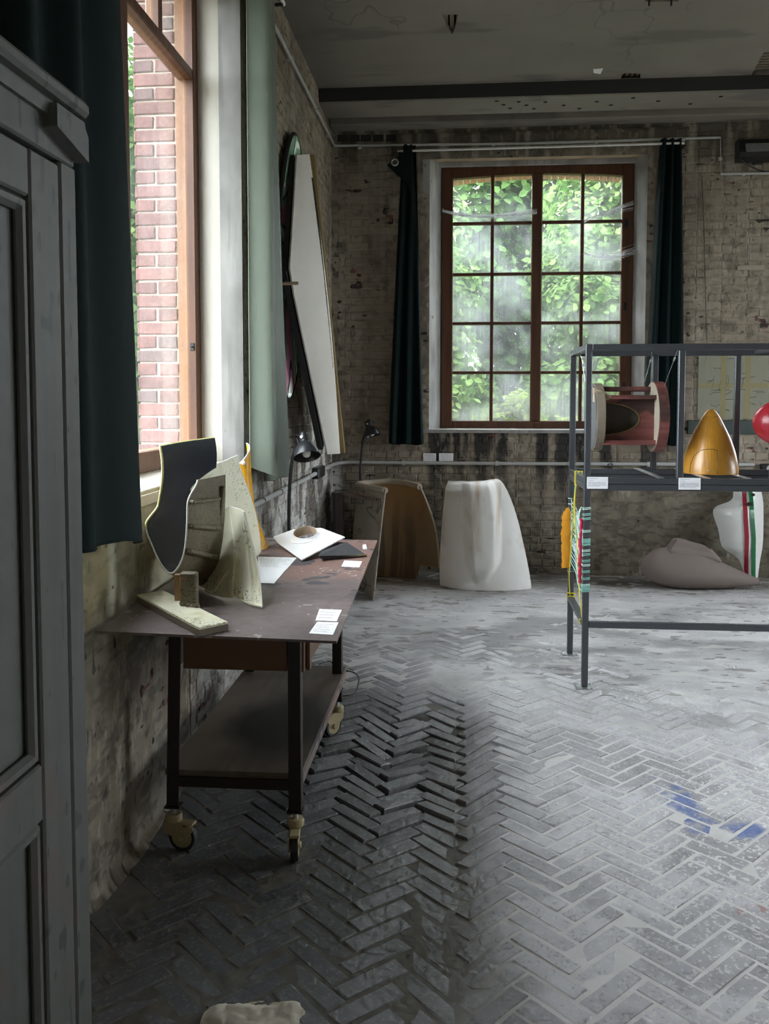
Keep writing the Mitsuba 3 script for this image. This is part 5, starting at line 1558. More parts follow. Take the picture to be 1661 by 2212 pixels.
wf = thing('white_fairing', 'white gelcoat fairing with a raised centre scoop standing on the floor', 'fairing')
LV = np.array([(968, 1038), (962, 1060), (957, 1110), (953, 1160), (950, 1215), (951, 1262)])
RV = np.array([(1068, 1035), (1093, 1056), (1114, 1110), (1128, 1165), (1140, 1222), (1147, 1267)])
yt = np.array([7.60, 7.50, 7.42, 7.36, 7.32, 7.30])
vs_ = np.linspace(0, 1, 6)
PWf = np.zeros((64, 64, 3))
for j, s in enumerate(np.linspace(0, 1, 64)):
    lx, ly = [np.interp(s, vs_, LV[:, k]) for k in (0, 1)]
    rx, ry = [CubicSpline(vs_, RV[:, k])(s) for k in (0, 1)]
    yb = np.interp(s, vs_, yt)
    pl_, pr_ = at(lx, ly, Y=yb + 0.12), at(rx, ry, Y=yb + 0.05)
    for i, u in enumerate(np.linspace(0, 1, 64)):
        p = pl_ * (1 - u) + pr_ * u
        bow = 1 - abs(2 * u - 0.85) ** 2.4 if u < 0.85 else 1 - abs(2 * u - 0.85) ** 2.4
        bow = max(0.0, min(1.0, 1 - abs((u - 0.42) / 0.58) ** 2.6)) if u > 0.42 else max(0.0, 1 - ((0.42 - u) / 0.42) ** 3.2)
        dep = 0.16 * bow * (0.45 + 0.55 * s)
        c0 = np.interp(s, [0, 0.1, 0.5, 0.75, 0.9, 1], [0.62, 0.61, 0.54, 0.51, 0.46, 0.46])
        wd = np.interp(s, [0, 0.1, 0.5, 0.75, 0.9, 1], [0.25, 0.24, 0.21, 0.165, 0.08, 0.04])
        k_ = (u - c0) / wd
        k_ = k_ if k_ > 0 else -k_ * 0.8
        scoop = 0.085 * (1 - smoothnp(0.55, 1.12, k_)) * smoothnp(0.98, 0.72, s) * smoothnp(-0.25, 0.2, s)
        roll = 0.05 * (1 - smoothnp(0.0, 0.10, s)) ** 2
        p = p + np.array([0, -dep - scoop + roll * 2.2, -roll * 0.3 + 0.012 * (1 - bow) * 0])
        PWf[i, j] = p
PWf[:, -1, 2] = 0.003
PWf[..., 2] = np.maximum(PWf[..., 2], 0.003)
obj('body', shell(PWf, 0.008), 'm_gelcoat', wf, smooth=50)
obj('top_return', shell(np.stack([PWf[:, 0], PWf[:, 0] + [0, 0.05, -0.005], PWf[:, 0] + [0, 0.10, -0.03]], 1), 0.006), 'm_gelcoat', wf, smooth=50)

gf = thing('grey_fairing', 'matt grey-brown teardrop fairing with a raised collar lying on the floor', 'fairing')
GY_ = 7.46
ax0, ax1 = at(1385, 1215, Y=GY_), at(1638, 1250, Y=GY_)
rows = []
tops = [(1385, 1212), (1392, 1198), (1412, 1189), (1440, 1186), (1480, 1187), (1530, 1196), (1560, 1209), (1600, 1226), (1638, 1242)]
bots = [(1385, 1218), (1390, 1234), (1408, 1248), (1440, 1258), (1480, 1263), (1530, 1264), (1565, 1263), (1600, 1260), (1638, 1257)]
Tt = CubicSpline(np.linspace(0, 1, 9), np.array(tops))(np.linspace(0, 1, 50))
Bt = CubicSpline(np.linspace(0, 1, 9), np.array(bots))(np.linspace(0, 1, 50))
for i in range(50):
    a, b = at(*Tt[i], Y=GY_), at(*Bt[i], Y=GY_)
    c, r = (a + b) / 2, max(0.004, (a[2] - b[2]) / 2)
    ring = []
    for t in np.linspace(0, 2 * np.pi, 41)[:-1]:
        collar = math.exp(-((i / 49 - 0.42) / 0.21) ** 4) * max(0, math.sin(t)) ** 3
        ring.append(c + np.array([0, -r * 1.05 * math.cos(t) * (1 - 0.30 * collar), r * math.sin(t) + 0.045 * collar]))
    rows.append(ring)
PG = np.array(rows)
PG[..., 2] -= PG[..., 2].min() - 0.004
vv = np.vstack([PG.reshape(-1, 3), PG[0].mean(0)[None], PG[-1].mean(0)[None]])
f_ = []
for i in range(49):
    for j in range(40):
        j2 = (j + 1) % 40
        f_ += [[i * 40 + j, (i + 1) * 40 + j, (i + 1) * 40 + j2], [i * 40 + j, (i + 1) * 40 + j2, i * 40 + j2]]
for j in range(40):
    f_ += [[2000, j, (j + 1) % 40], [2001, 49 * 40 + (j + 1) % 40, 49 * 40 + j]]
gm = trimesh.Trimesh(vv, f_)
gm.fix_normals()
obj('body', gm, 'm_claygrey', gf, smooth=50)
# the collar: a saddle-shaped skirt rising to a cut edge
ctop = [at(x, y, Y=GY_ - 0.03) for x, y in ((1461, 1168), (1484, 1172), (1508, 1179), (1528, 1185), (1534, 1191))]
cbot = [at(x, y, Y=GY_ - 0.075) for x, y in ((1448, 1188), (1475, 1194), (1508, 1199), (1540, 1203), (1556, 1211))]
ct, cbx = spline(ctop, 24), spline(cbot, 24)
PC = np.stack([ct + [0, 0.10, 0.0], ct, ct * 0.62 + cbx * 0.38 + [0, 0.012, -0.006], ct * 0.25 + cbx * 0.75 + [0, 0.012, -0.010], cbx + [0, 0.02, -0.02]], 1)
PCs = grid(PC.tolist(), 24, 20)
obj('collar', shell(PCs, 0.012), 'm_claygrey', gf, smooth=50)
PCb = PC.copy()
PCb[:, :, 1] = 2 * (GY_ + 0.02) - PC[:, :, 1]
obj('collar', shell(grid(PCb.tolist(), 24, 20), 0.012), 'm_claygrey', gf, smooth=50)
for e in (0, -1):
    a_, b_ = PC[e], PCb[e]
    sh_ = np.array([-0.012 if e == 0 else 0.03, 0, 0.0])
    obj('collar_end', shell(grid([a_, (a_ + b_) / 2 + sh_, b_], 8, 12), 0.012), 'm_claygrey', gf, smooth=50)

sf = thing('striped_fairing', 'glossy white fairing with a red and a green stripe leaning on the back wall', 'fairing')
SY = 7.62
Ls = [(1590, 1020), (1584, 1062), (1574, 1084), (1541, 1100), (1550, 1140), (1560, 1180), (1588, 1200), (1605, 1230), (1617, 1262)]
Rs = [(1632, 1020), (1643, 1062), (1647, 1085), (1647, 1100), (1647, 1140), (1645, 1180), (1641, 1205), (1637, 1236), (1633, 1264)]
rows = []
for k in range(9):
    yk = SY + 0.25 * (1 - k / 8)
    a, b = at(*Ls[k], Y=yk), at(*Rs[k], Y=yk)
    w = np.linalg.norm(b - a)
    rows.append([a * (1 - u) + b * u + np.array([0, -0.30 * w * math.sin(math.pi * min(1, u * 0.95 + 0.02)) ** 0.9, 0]) for u in np.linspace(0, 1, 7)])
PS = grid(rows, 120, 80)
PS[..., 2] = np.maximum(PS[..., 2], 0.01)
obj('body', shell(PS, 0.008), 'm_gloss_white', sf, smooth=40)


def surf_strip(P, path, half, off):
    """A strip that follows pixels down the surface P."""
    V = P - CAM
    z = V @ FW
    sx_, sy_ = CX + F * (V @ RT) / z, CY - F * (V @ UP) / z
    left, right = [], []
    for x, y in path:
        for dx, dst in ((-half, left), (half, right)):
            k = np.argsort((sx_ - x - dx) ** 2 + (sy_ - y) ** 2, axis=None)[:4]
            w = 1 / (((sx_ - x - dx) ** 2 + (sy_ - y) ** 2).ravel()[k] + 0.05)
            dst.append((P.reshape(-1, 3)[k] * w[:, None]).sum(0) / w.sum() + off)
    return shell(np.stack([left, right], 1), 0.003)


yy = np.linspace(1030, 1252, 26)
obj('stripe', surf_strip(PS, [(np.interp(y, [1030, 1060, 1160, 1240], [1602, 1606, 1612, 1610]), y) for y in yy[:-1]], 4.6, np.array([0, -0.014, 0])), 'm_red_stripe', sf, label='red stripe')
obj('stripe', surf_strip(PS, [(np.interp(y, [1030, 1060, 1160, 1250], [1617, 1620, 1627, 1626]), y) for y in yy], 4.2, np.array([0, -0.014, 0])), 'm_green_stripe', sf, label='green stripe')
for x, y, r in ((1617, 1090, 0.026), (1625, 1069, 0.014)):
    V = PS - CAM
    z = V @ FW
    k = np.argmin((CX + F * (V @ RT) / z - x) ** 2 + (CY - F * (V @ UP) / z - y) ** 2)
    p = PS.reshape(-1, 3)[k]
    obj('hole', place(lathe([(0, 0.003), (r, 0.003), (r, -0.002), (0, -0.002)], 20), axes(p + [0, -0.020, 0], (1, 0, 0), (0, 0, 1), (0, -1, 0))), 'm_hole', sf, label='round dark hole')
V = PS - CAM
z = V @ FW
k = np.argmin((CX + F * (V @ RT) / z - 1598) ** 2 + (CY - F * (V @ UP) / z - 1096) ** 2)
tx = meshkit.text_mesh('W 01', 0.014, 0.001)
obj('lettering', place(tx, axes(PS.reshape(-1, 3)[k] + [0.005, -0.008, -0.02], (0, 0, 1), (-1, 0, 0), (0, -1, 0))), 'm_iron', sf, label='tiny dark lettering')
obj('foot', cat(*[tube([at(x, 1252, Y=SY - 0.05) * [1, 1, 0] + [0, 0, 0.06], at(x, 1266, Y=SY - 0.05) * [1, 1, 0] + [0, 0, 0.002]], 0.008, 6) for x in (1614, 1627)]), 'm_gloss_white', sf)

# ------------------------------------------------------------------ the steel display rack
rk = thing('display_rack', 'dark steel display rack of square tube with a shelf at chest height', 'rack')
RX0, RY0, RY1 = 0.705, 4.825, 5.462
RW = 0.034
RXS = [RX0, 1.199, 1.69, 2.18, 2.67]
RTOP = 1.90
SH1, SH0 = 1.172, 1.105


def post(x, y, z0, z1):
    obj('post', bx(x - RW / 2, x + RW / 2, y - RW / 2, y + RW / 2, z0, z1, 0.003), 'm_steel', rk)


def rail(p, q, w=RW, h=RW, name='rail'):
    obj(name, bar(p, q, w, h, 0.003), 'm_steel', rk)


for y in (RY0, RY1):
    for x in (RXS[0], RXS[-1]):
        post(x, y, 0.006, RTOP)
        obj('foot_plate', bx(x - 0.05, x + 0.05, y - 0.05, y + 0.05, 0.0, 0.007, 0.002), 'm_zinc', rk, label='zinc foot plate')
        obj('nut', cat(*[move(lathe([(0, 0), (0.007, 0), (0.007, 0.006), (0, 0.006)], 6), x + a, y + b, 0.007) for a in (-0.036, 0.036) for b in (-0.036, 0.036)]), 'm_zinc', rk)
    for x in RXS[1:-1]:
        post(x, y, SH1 - 0.001, RTOP - RW)
    h = RW / 2
    rail((RXS[0] + h, y, RTOP - h), (RXS[-1] - h, y, RTOP - h))
    rail((RXS[0] + h, y, SH1 - h), (RXS[-1] - h, y, SH1 - h))
    rail((RXS[0] + h, y, SH0 + h - 0.002), (RXS[-1] - h, y, SH0 + h - 0.002))
h = RW / 2
rail((RXS[0] + h, RY0, 0.357), (RXS[-1] - h, RY0, 0.357))
for x in (RXS[0], RXS[-1]):
    rail((x, RY0 + h, RTOP - h), (x, RY1 - h, RTOP - h))
    rail((x, RY0 + h, SH1 - h), (x, RY1 - h, SH1 - h))
    rail((x, RY0 + h, SH0 + h - 0.002), (x, RY1 - h, SH0 + h - 0.002))
    rail((x, RY0 + h, 0.357), (x, RY1 - h, 0.357))
for x in (1.10, 1.345, 1.56, 1.93, 2.3):
    obj('cross_bar', bx(x - 0.018, x + 0.018, RY0 - h, RY1 + h, SH1, SH1 + 0.004, 0.001), 'm_zinc' if x < 1.8 else 'm_steel', rk, label='flat bar across the shelf')
obj('hook', cat(tube([(0.92, RY1 - h, SH1 + 0.002), (0.92, RY1 - h - 0.01, SH1 + 0.03), (0.945, RY1 - h - 0.01, SH1 + 0.032), (0.945, RY1 - h, SH1 + 0.002)], 0.004, 6)), 'm_iron', rk)


def tag_on_rack(label, x0, x1, y0_, y1_):
    k = thing('rack_label', label, 'label')
    Y = RY0 - RW / 2 - 0.0015
    a, b = at(x0, y0_, Y=Y), at(x1, y1_, Y=Y)
    obj('card', bx(a[0], b[0], Y - 0.001, Y + 0.0012, b[2], a[2]), 'm_card_white', k)
    r = np.random.default_rng(int(x0))
    ms = []
    for i, s in enumerate((0.12, 0.30, 0.46, 0.54, 0.62, 0.70, 0.78)):
        z = a[2] + (b[2] - a[2]) * s
        e = (0.5, 0.3, 0.9, 0.93, 0.9, 0.94, r.uniform(0.4, 0.8))[i]
        ms.append(bx(a[0] + 0.06 * (b[0] - a[0]), a[0] + e * (b[0] - a[0]), Y - 0.0016, Y - 0.0009, z - 0.0011, z + 0.0011))
    obj('print', cat(*ms), 'm_print', k, label='lines of small grey print')


tag_on_rack('white printed label on the shelf rail at the rack corner', 1268, 1313, 1030, 1056)
tag_on_rack('white printed label on the shelf rail below the wooden nose cone', 1466, 1513, 1032, 1058)

# the red plywood mould hung in the first bay
md = thing('plywood_mould', 'red-stained wooden mould with two discs and a bullet-shaped cavity, hung by wires in the rack', 'mould')
MY = 5.15


def disc(xc, th, r, zc_, cut=None):
    ang = np.linspace(0, 2 * np.pi, 60, endpoint=False)
    pts = [(MY + r * math.cos(a), zc_ + r * math.sin(a) * 1.0) for a in ang]
    return extrude(pts, th, YZ(xc))


zc_m = (at(1410, 824, Y=MY)[2] + at(1402, 977, Y=MY)[2]) / 2
rm = (at(1410, 824, Y=MY)[2] - at(1402, 977, Y=MY)[2]) / 2
XR0 = at(1408, 900, Y=MY)[0]
obj('disc', disc(XR0, 0.055, rm, zc_m), 'm_red_wood', md)
obj('disc_face', disc(XR0 - 0.003, 0.004, rm - 0.004, zc_m), 'm_endgrain', md, label='pale sawn disc face')
XL0 = at(1266, 900, Y=MY)[0] + 0.015
obj('disc', disc(XL0 + 0.022, 0.045, rm * 0.95, zc_m), 'm_lath', md)
obj('disc_face', disc(XL0 + 0.012, 0.012, rm * 0.92, zc_m), 'm_aluminium', md, label='grey painted face')
XA = XL0 + 0.06
zt1, zt0 = at(1340, 838, Y=MY)[2], at(1340, 858, Y=MY)[2]
fr_y = MY - rm * 0.62
obj('plank', bx(XA, XR0, fr_y, fr_y + 0.10, zt0 - 0.012, zt0 + 0.012, 0.002), 'm_red_wood', md)
obj('plank', bx(XA, XR0, MY + 0.03, MY + rm * 0.75, zt1 - 0.02, zt1 + 0.008, 0.002), 'm_red_wood', md)
zb1 = at(1340, 948, Y=fr_y)[2]
obj('plank', bx(XA, XR0, fr_y, MY + rm * 0.5, zb1 - 0.035, zb1 - 0.008, 0.002), 'm_red_wood', md)
bulk = [(at(1288, 860, Y=fr_y)[0], zt0 - 0.01), (XR0, zt0 - 0.012), (XR0, zb1 - 0.01), (at(1288, 950, Y=fr_y)[0], zb1 - 0.01)]
ex0, ex1 = at(1292, 900, Y=fr_y)[0], at(1385, 900, Y=fr_y)[0]
ezc = at(1340, 905, Y=fr_y)[2]
erz = (at(1300, 871, Y=fr_y)[2] - at(1300, 943, Y=fr_y)[2]) / 2
hole_ = [(ex0, ezc - erz)] + [(ex0 + (ex1 - ex0) * math.cos(t) ** 0.9, ezc + erz * math.sin(t)) for t in np.linspace(-1.5, 1.5, 30)] + [(ex0, ezc + erz)]
obj('front_board', extrude(Polygon(bulk).difference(Polygon(hole_)), 0.022, XZ(fr_y + 0.075)), 'm_red_wood', md)
cav = []
for t in np.linspace(-1.5, 1.5, 24):
    row = []
    for s in np.linspace(0, 1, 12):
        row.append((ex0 + (ex1 - ex0) * max(0, math.cos(t)) ** 0.9 * math.cos(s * 1.45), fr_y + 0.065 + 0.075 * math.sin(s * 1.5), ezc + erz * math.sin(t) * math.cos(s * 1.0)))
    cav.append(row)
obj('cavity', shell(np.array(cav), 0.004), 'm_dark_cavity', md, smooth=50, label='dark bullet-shaped hollow')
obj('chipped_edge', tube([(x, fr_y + 0.052, z) for x, z in hole_[1:-1]], 0.0045, 6), 'm_ochre', md, smooth=True)
obj('dark_ring', bx(XA, XA + 0.02, fr_y + 0.01, MY + 0.1, zb1 - 0.02, zt0, 0.003), 'm_dark_cavity', md)
wk = [at(1284, 838, Y=fr_y - 0.005), at(1322, 853, Y=fr_y - 0.005), at(1318, 862, Y=fr_y - 0.005), at(1292, 872, Y=fr_y - 0.005), at(1283, 868, Y=fr_y - 0.005)]
obj('packing_block', extrude([(p[0], p[2]) for p in wk], 0.05, XZ(fr_y + 0.05)), 'm_pale_wood', md)
for (xa, ya, Ya), (xb, yb, Yb) in (((1469, 742, RY0), (1428, 852, MY - 0.06)), ((1410, 760, RY1), (1392, 825, MY + 0.04)), ((1408, 756, RY1), (1406, 826, MY + 0.02)), ((1254, 768, 5.15), (1276, 832, MY)), ((1256, 770, 5.2), (1266, 838, MY))):
    p, q = at(xa, ya, Y=Ya), at(xb, yb, Y=Yb)
    obj('wire', tube([p, q], 0.0018, 5), 'm_zinc', md)
    u = (p + (q - p) * 0.28)
    obj('clamp', bar(u - (q - p) * 0.02, u + (q - p) * 0.05, 0.010, 0.008, 0.002), 'm_zinc', md)

# nose cones
NX, NY, NZ = at(1533, 1022, Y=5.15)[0], 5.15, SH1 + 0.004
NR, NH = 0.157, at(1538, 885, Y=5.15)[2] - SH1


def ogive(R, H, n=40, tip=0.10):
    s = np.linspace(0, 1, n)
    s = 1 - (1 - s) ** 1.6
    k = [0, .1, .25, .5, .75, .88, .93, .97, .99, 1]
    from scipy.interpolate import PchipInterpolator
    r = R * PchipInterpolator(k, [1, .985, .92, .74, .47, .31, .232, .15, .085, 0])(s)
    return np.stack([np.maximum(r, 0), s * H], 1)


ncn = thing('nose_cone', 'varnished golden wooden nose cone standing on the rack shelf', 'nose cone')
og = ogive(NR, NH)
obj('body', move(lathe(np.vstack([[(0, 0), (NR - 0.003, 0)], [(NR, 0.003)], og[1:]]), 72), NX, NY, NZ), 'm_nose_wood', ncn, smooth=40)


def on_cone(px_, py_):
    """The point of the cone's skin on the ray of a pixel."""
    d = ray(px_, py_)
    best = None
    for tt in np.linspace(4.7, 5.6, 1800):
        p = CAM + d * tt
        hh = p[2] - NZ
        if 0 <= hh <= NH and math.hypot(p[0] - NX, p[1] - NY) <= np.interp(hh, og[:, 1], og[:, 0]):
            return p
    return best


line = [(1490, 1021), (1493, 1000), (1502, 982), (1512, 974), (1524, 971), (1540, 971), (1549, 974), (1551, 980), (1550, 1000), (1549, 1024)]
pts = [on_cone(*p) for p in line]
pts = [p for p in pts if p is not None]
obj('hatch_seam', tube(spline(pts, 60), 0.0013, 5), 'm_iron', ncn, label='thin dark outline of a hatch')
pts = [p for p in [on_cone(x, 900 + 1.5 * math.sin((x - 1520) / 9)) for x in range(1524, 1556, 4)] if p is not None]
obj('tip_seam', tube(pts, 0.0010, 5), 'm_iron', ncn)
obj('chip', move(trimesh.creation.icosphere(1, 0.006), *(on_cone(1531, 1017))), 'm_endgrain', ncn)
rn = thing('nose_cone', 'scratched red nose cone lying on its side at the right edge of the rack', 'nose cone')
rt_ = at(1627, 917, Y=5.12)
RRt, RHt = 0.165, 0.42
from scipy.interpolate import PchipInterpolator
s_ = 1 - (1 - np.linspace(0, 1, 40)) ** 1.8
og2 = np.stack([RRt * PchipInterpolator([0, .2, .45, .65, .8, .9, .96, .99, 1], [1, .99, .93, .83, .69, .53, .36, .19, 0])(s_), s_ * RHt], 1)
M_ = axes(rt_ + np.array([RHt, 0, 0.012]), (0, 1, 0), (0, 0, 1), (1, 0, 0)) @ np.diag([1, 1, -1, 1.0])
m = place(lathe(np.vstack([[(0, 0), (RRt, 0)], og2[1:]]), 56), M_)
m.fix_normals()
obj('body', m, 'm_red', rn, smooth=40)
for a0, pts2 in ((2.9, [(0.36, 0), (0.33, 0.25), (0.28, 0.4), (0.22, 0.45)]), (3.4, [(0.30, -0.1), (0.26, 0.1), (0.22, 0.1), (0.18, 0.3)]), (2.3, [(0.33, -0.1), (0.27, -0.2), (0.2, -0.3)])):
    L = []
    for hh, da in pts2:
        r_ = np.interp(hh, og2[:, 1], og2[:, 0]) + 0.0006
        L.append((M_ @ np.array([r_ * math.cos(a0 + da), r_ * math.sin(a0 + da), hh, 1]))[:3])
    obj('scratch', tube(spline(L, 20), 0.0012, 5), 'm_endgrain', rn, label='pale scratch')
for x in (rt_[0] + 0.15, rt_[0] + 0.34):
    obj('wire', tube([(x, 5.12, rt_[2] + 0.1), (x, 5.12, RTOP - RW)], 0.0018, 5), 'm_zinc', rn)
rail((RXS[2] + 0.1, 5.12, RTOP - h), (RXS[-1] - h, 5.12, RTOP - h), 0.02, 0.02, 'hanger_bar')
obj('hanger_bar', bar((RXS[2] + 0.1, RY0, RTOP - h), (RXS[2] + 0.1, RY1, RTOP - h), 0.02, 0.02, 0.003), 'm_steel', rk)
obj('hanger_bar', bar((RX0 + 0.05, RY0, RTOP - h), (RX0 + 0.05, RY1, RTOP - h), 0.012, 0.012, 0.003), 'm_steel', rk)

# the yarn wound and woven on the rack's left end
yn = thing('yarn_weaving', 'loose weaving of mint, white, yellow, orange and red yarn tied across the rack end', 'yarn')
ZW = lambda y_, Y: at(1265, y_, Y=Y)[2]
XW = RX0
for i, y_ in enumerate((1100, 1113, 1122, 1149, 1170, 1175, 1191, 1199, 1213, 1222, 1236, 1251, 1265, 1271, 1275)):
    z_ = ZW(y_, RY0)
    hh = RW / 2 + 0.002
    loop = [(XW - hh, RY0 - hh, z_), (XW + hh, RY0 - hh, z_ + 0.004), (XW + hh, RY0 + hh, z_ + 0.002), (XW - hh, RY0 + hh, z_ - 0.002)]
    for dz in ((0, 0.008) if i not in (4, 5, 13, 14) else (0, 0.007, 0.014, -0.006)):
        obj('winding', tube([(x, y, z + dz) for x, y, z in loop], 0.0027, 5, closed=True), 'm_winding' if i % 3 else 'm_mint', yn)
for y_ in (1076, 1088, 1228, 1233):
    z_ = at(1240, y_, Y=RY1)[2]
    hh = RW / 2 + 0.002
    obj('winding', tube([(XW - hh, RY1 - hh, z_), (XW + hh, RY1 - hh, z_), (XW + hh, RY1 + hh, z_), (XW - hh, RY1 + hh, z_)], 0.004, 5, closed=True), 'm_mint', yn)
yA, yB = RY0 + 0.02, RY1 - 0.02


def warp(y, za, zb_, m, r=0.0028, bow=0.0, x=XW):
    zs = np.linspace(za, zb_, 12)
    obj('strand', tube([(x - 0.012 * math.sin(i), y + bow * math.sin(math.pi * i / 11), z) for i, z in enumerate(zs)], r, 5), m, yn)


zT, zB_ = at(1250, 1100, Y=5.15)[2], at(1250, 1245, Y=5.15)[2]
for i, y in enumerate(np.linspace(5.03, 5.30, 6)):
    warp(y, zT - 0.02 * i + 0.03, zB_ + 0.02 * i, 'm_yarn_white' if i % 2 else 'm_mint', 0.0038, 0.03)
for i in range(16):
    z = zT - (zT - zB_) * (i + 0.5) / 16
    q = [(XW, yA, z - 0.05), (XW - 0.02, 5.0, z - 0.02), (XW - 0.01, 5.16, z + 0.012), (XW - 0.015, 5.3, z + 0.03), (XW, yB, z + 0.045)]
    obj('weft', tube(spline(q, 12), 0.0026, 5), ('m_mint', 'm_yarn_white', 'm_teal')[i % 3], yn)
ztop = SH1 + 0.004
obj('strand', tube(spline([(XW, 5.16, ztop), (XW - 0.02, 5.15, 1.06), (XW - 0.02, 5.08, 0.8), (XW - 0.018, 4.93, 0.5), (XW - 0.005, 4.87, 0.345)], 30), 0.0038, 5), 'm_yarn_yellow', yn)
obj('strand', tube(spline([(XW + 0.01, 5.18, ztop), (XW - 0.015, 5.19, 1.06), (XW - 0.02, 5.26, 0.8), (XW - 0.02, 5.37, 0.55), (XW - 0.005, 5.43, 0.375)], 30), 0.0038, 5), 'm_yarn_yellow', yn)
obj('knot', cat(*[tube([(XW - 0.025, y, z), (XW + 0.025, y, z), (XW + 0.025, y, z + 0.02), (XW - 0.025, y, z + 0.02)], 0.0045, 5, closed=True) for y, z in ((5.43, 0.375), (4.88, 0.35))] + [tube([(XW - 0.02, 5.16, 1.10), (XW - 0.02, 5.16, ztop + 0.004), (XW + 0.02, 5.16, ztop + 0.004), (XW + 0.02, 5.16, 1.10)], 0.005, 5, closed=True)]), 'm_yarn_yellow', yn)
obj('strand', tube(spline([(XW + 0.005, 5.36, 1.1), (XW, 5.34, 0.9), (XW, 5.22, 0.6), (XW + 0.01, 5.12, 0.48)], 16), 0.003, 5), 'm_teal', yn)
rr = np.random.default_rng(77)
zo0, zo1 = at(1236, 1096, Y=5.46)[2], at(1234, 1224, Y=5.46)[2]
zs = np.linspace(zo0, zo1, 26)
orange = tube([(XW - 0.032 + rr.normal(0, 0.002), RY1 - 0.03 + rr.normal(0, 0.003), z) for z in zs], [0.010 + 0.022 * min(1, i / 4) * (1 if i < 22 else 0.8) + rr.normal(0, 0.002) for i in range(26)], 9)
obj('orange_bundle', orange, 'm_yarn_orange', yn, smooth=50, label='thick hank of orange yarn')
zr0, zr1 = at(1262, 1122, Y=RY0)[2], at(1262, 1262, Y=RY0)[2]
obj('red_bundle', tube([(XW - 0.026 + rr.normal(0, 0.002), RY0 + 0.02 + 0.03 * i / 22 + rr.normal(0, 0.002), z) for i, z in enumerate(np.linspace(zr0, zr1, 22))], [0.010 + rr.normal(0, 0.002) for i in range(22)], 8), 'm_yarn_red', yn, smooth=50, label='hank of red yarn')

# ------------------------------------------------------------------ small flat things on the back wall
for x0, x1, lab_ in ((914, 942, 'white label on the back wall under the window, the one beside the curtain'), (948, 979, 'white label on the back wall under the window, the one farther from the curtain')):
    k = thing('wall_label', lab_, 'label')
    a, b = at(x0, 979, Y=YB - 0.008), at(x1, 996, Y=YB - 0.008)
    obj('card', bx(a[0], b[0], YB - 0.009, YB - 0.004, b[2], a[2]), 'm_card_white', k)
    obj('print', cat(*[bx(a[0] + 0.01, b[0] - 0.015, YB - 0.0098, YB - 0.009, a[2] - 0.012 - 0.009 * i, a[2] - 0.010 - 0.009 * i) for i in range(6)]), 'm_print', k)
bd = thing('pattern_board', 'large yellowed sheet with crossed tape lines on the back wall behind the nose cone', 'board')
a, b = at(1509, 766, Y=YB - 0.01), at(1661, 905, Y=YB - 0.01)
obj('sheet', bx(a[0], 3.3, YB - 0.012, YB - 0.004, b[2], a[2]), 'm_sheet_board', bd)
for x in (1561, 1614):
    xx = at(x, 850, Y=YB)[0]
    obj('tape', bx(xx - 0.022, xx + 0.022, YB - 0.0135, YB - 0.0118, b[2], a[2]), 'm_board_tape', bd, label='faded yellow tape line')
zt2 = at(1600, 833, Y=YB)[2]
obj('tape', bx(a[0], 3.3, YB - 0.0137, YB - 0.0119, zt2 - 0.022, zt2 + 0.022), 'm_board_tape', bd, label='faded yellow tape line')
r = np.random.default_rng(8)
sk = []
for i in range(34):
    x, z = r.uniform(a[0] + 0.03, 2.7), r.uniform(b[2] + 0.03, a[2] - 0.03)
    an = r.choice([0.0, 0.1, -0.3, 1.4, 0.6])
    L = r.uniform(0.02, 0.14)
    obj('pencil_line', bar((x, YB - 0.0125, z), (x + L * math.cos(an), YB - 0.0125, z + L * math.sin(an)), 0.0012, 0.0035), 'm_iron', bd)
rl = at(1600, 922, Y=YB)
obj('dado_rail', bx(2.04, 3.3, YB - 0.02, YB + 0.004, at(1600, 938, Y=YB)[2], at(1600, 908, Y=YB)[2], 0.004), 'm_dado', kind='structure', label='dark green painted dado board low on the back wall, far right')
mat('m_dado', (0.045, 0.062, 0.055), 0.6)
for x0, y0_, x1, y1_ in ((1593, 574, 1651, 583),):
    k = thing('paper_strip', 'pale torn paper strip high on the back wall right of the curtain', 'paper strip')
    a, b = at(x0, y0_, Y=YB - 0.006), at(x1, y1_, Y=YB - 0.006)
    obj('strip', bx(a[0], b[0], YB - 0.008, YB - 0.004, b[2], a[2]), 'm_endgrain', k)
for x in (740, 766, 790, 817, 846):
    p = at(x, 298, Y=YB - 0.004)
    obj('niche_shade', bx(p[0] - 0.048, p[0] + 0.048, YB - 0.004, YB + 0.004, p[2] - 0.03, p[2] + 0.03, 0.003), 'm_painted_shade', 'wall_back', label='dark plate painted as a shaded niche')
obj('wire', tube([at(1516, 380, Y=YB - 0.012), at(1521, 520, Y=YB - 0.012), at(1526, 735, Y=YB - 0.012)], 0.0025, 5), 'm_iron', 'wall_back')
obj('plug', cat(*[place(lathe([(0, 0.003), (0.024, 0.003), (0.027, 0)], 18), axes(at(915, y, Y=YB - 0.012), (1, 0, 0), (0, 0, 1), (0, -1, 0))) for y in (803, 836, 866)]), 'm_endgrain', 'wall_back', label='filled round plug holes beside the curtain')


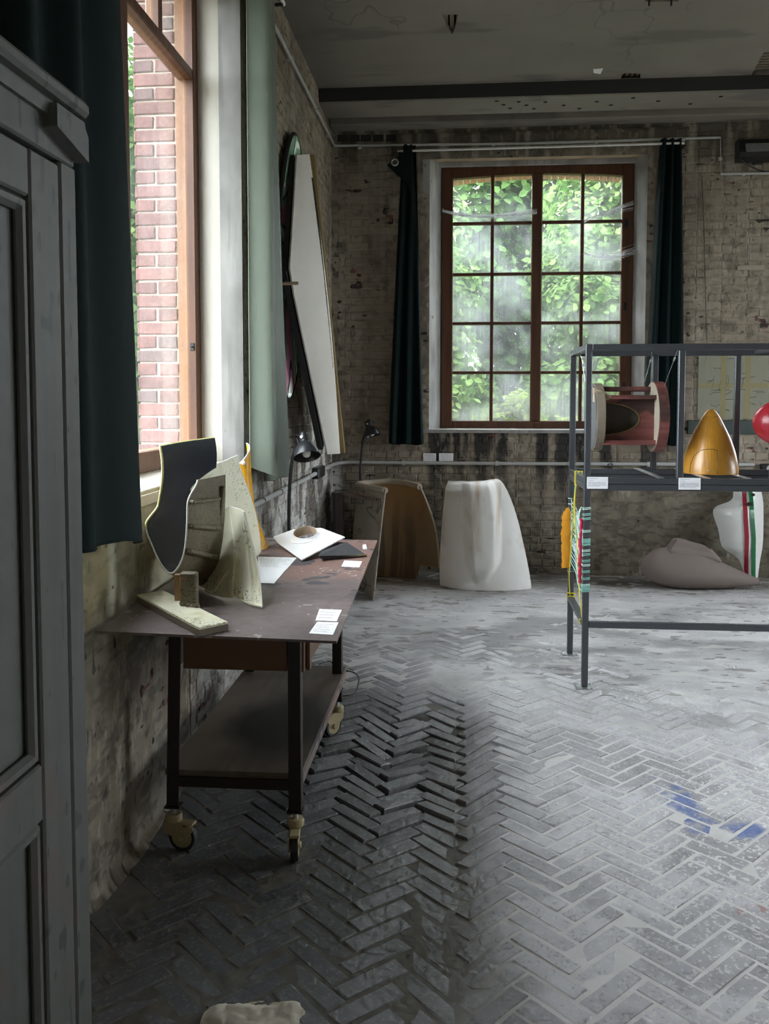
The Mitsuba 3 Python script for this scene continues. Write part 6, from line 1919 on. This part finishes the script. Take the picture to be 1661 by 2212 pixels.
# ------------------------------------------------------------------ cobwebs in the back window
def cobweb(label, ends, sag, n, seed, Y):
    k = thing('cobweb', label, 'cobweb')
    r = np.random.default_rng(seed)
    a, b = at(*ends[0], Y=Y), at(*ends[1], Y=Y)
    ms = []
    for i in range(n):
        p = a + [0, r.uniform(-0.03, 0.03), r.normal(0, 0.010)]
        q = b + [0, r.uniform(-0.03, 0.03), r.normal(0, 0.022)]
        s = sag * r.uniform(0.55, 1.15)
        ms.append(tube([p * (1 - t) + q * t - [0, 0, s * math.sin(math.pi * t ** 0.8)] for t in np.linspace(0, 1, 14)], r.uniform(0.0009, 0.0018), 3, caps=False))
    for i in range(n * 3):
        t = r.uniform(0.05, 0.95)
        p = a * (1 - t) + b * t - [0, r.uniform(-.02, .02), sag * math.sin(math.pi * t ** 0.8) * r.uniform(0.6, 1.1)]
        ms.append(tube([p, p + [r.normal(0, 0.05), r.normal(0, 0.01), r.normal(0, 0.012)]], 0.0006, 3, caps=False))
    obj('threads', cat(*ms), 'm_web', k, kind='stuff')


cobweb('dusty cobweb sagging across the top left panes of the back window', ((955, 456), (1160, 455)), 0.055, 26, 1, FY - 0.02)
cobweb('cobweb across the upper right corner pane of the back window', ((1262, 478), (1368, 440)), -0.01, 14, 2, FY - 0.02)
cobweb('cobweb reaching from the right pane to the jamb of the back window', ((1262, 545), (1372, 543)), 0.05, 18, 3, FY - 0.02)

# rough broken cement at the bottom edge of the floor
pp = [(448, 2185), (470, 2172), (500, 2166), (530, 2170), (565, 2164), (600, 2172), (640, 2168), (662, 2190), (650, 2230), (560, 2260), (470, 2250), (430, 2215)]
P2 = Polygon([at(x, y, Z=0)[:2] for x, y in pp])
x0, y0_, x1, y1_ = P2.bounds
gx2, gy2 = np.meshgrid(np.linspace(x0, x1, 46), np.linspace(y0_, y1_, 30), indexing='ij')
from shapely.geometry import Point
hgt = np.array([[min(0.012, 0.35 * P2.exterior.distance(Point(a, b))) if P2.contains(Point(a, b)) else -0.012 for a, b in zip(ra, rb_)] for ra, rb_ in zip(gx2, gy2)])
nz = meshkit.fbm(np.stack([gx2 * 30, gy2 * 30, gx2 * 0], -1), 4, 5)
zz = floor_h(gx2, gy2) + hgt + 0.026 * (nz - 0.5) * (hgt > -0.01)
obj('cement_patch', shell(np.stack([gx2, gy2, zz], -1), 0.004), 'm_concrete_patch', 'floor', smooth=40, label='rough pale broken cement')
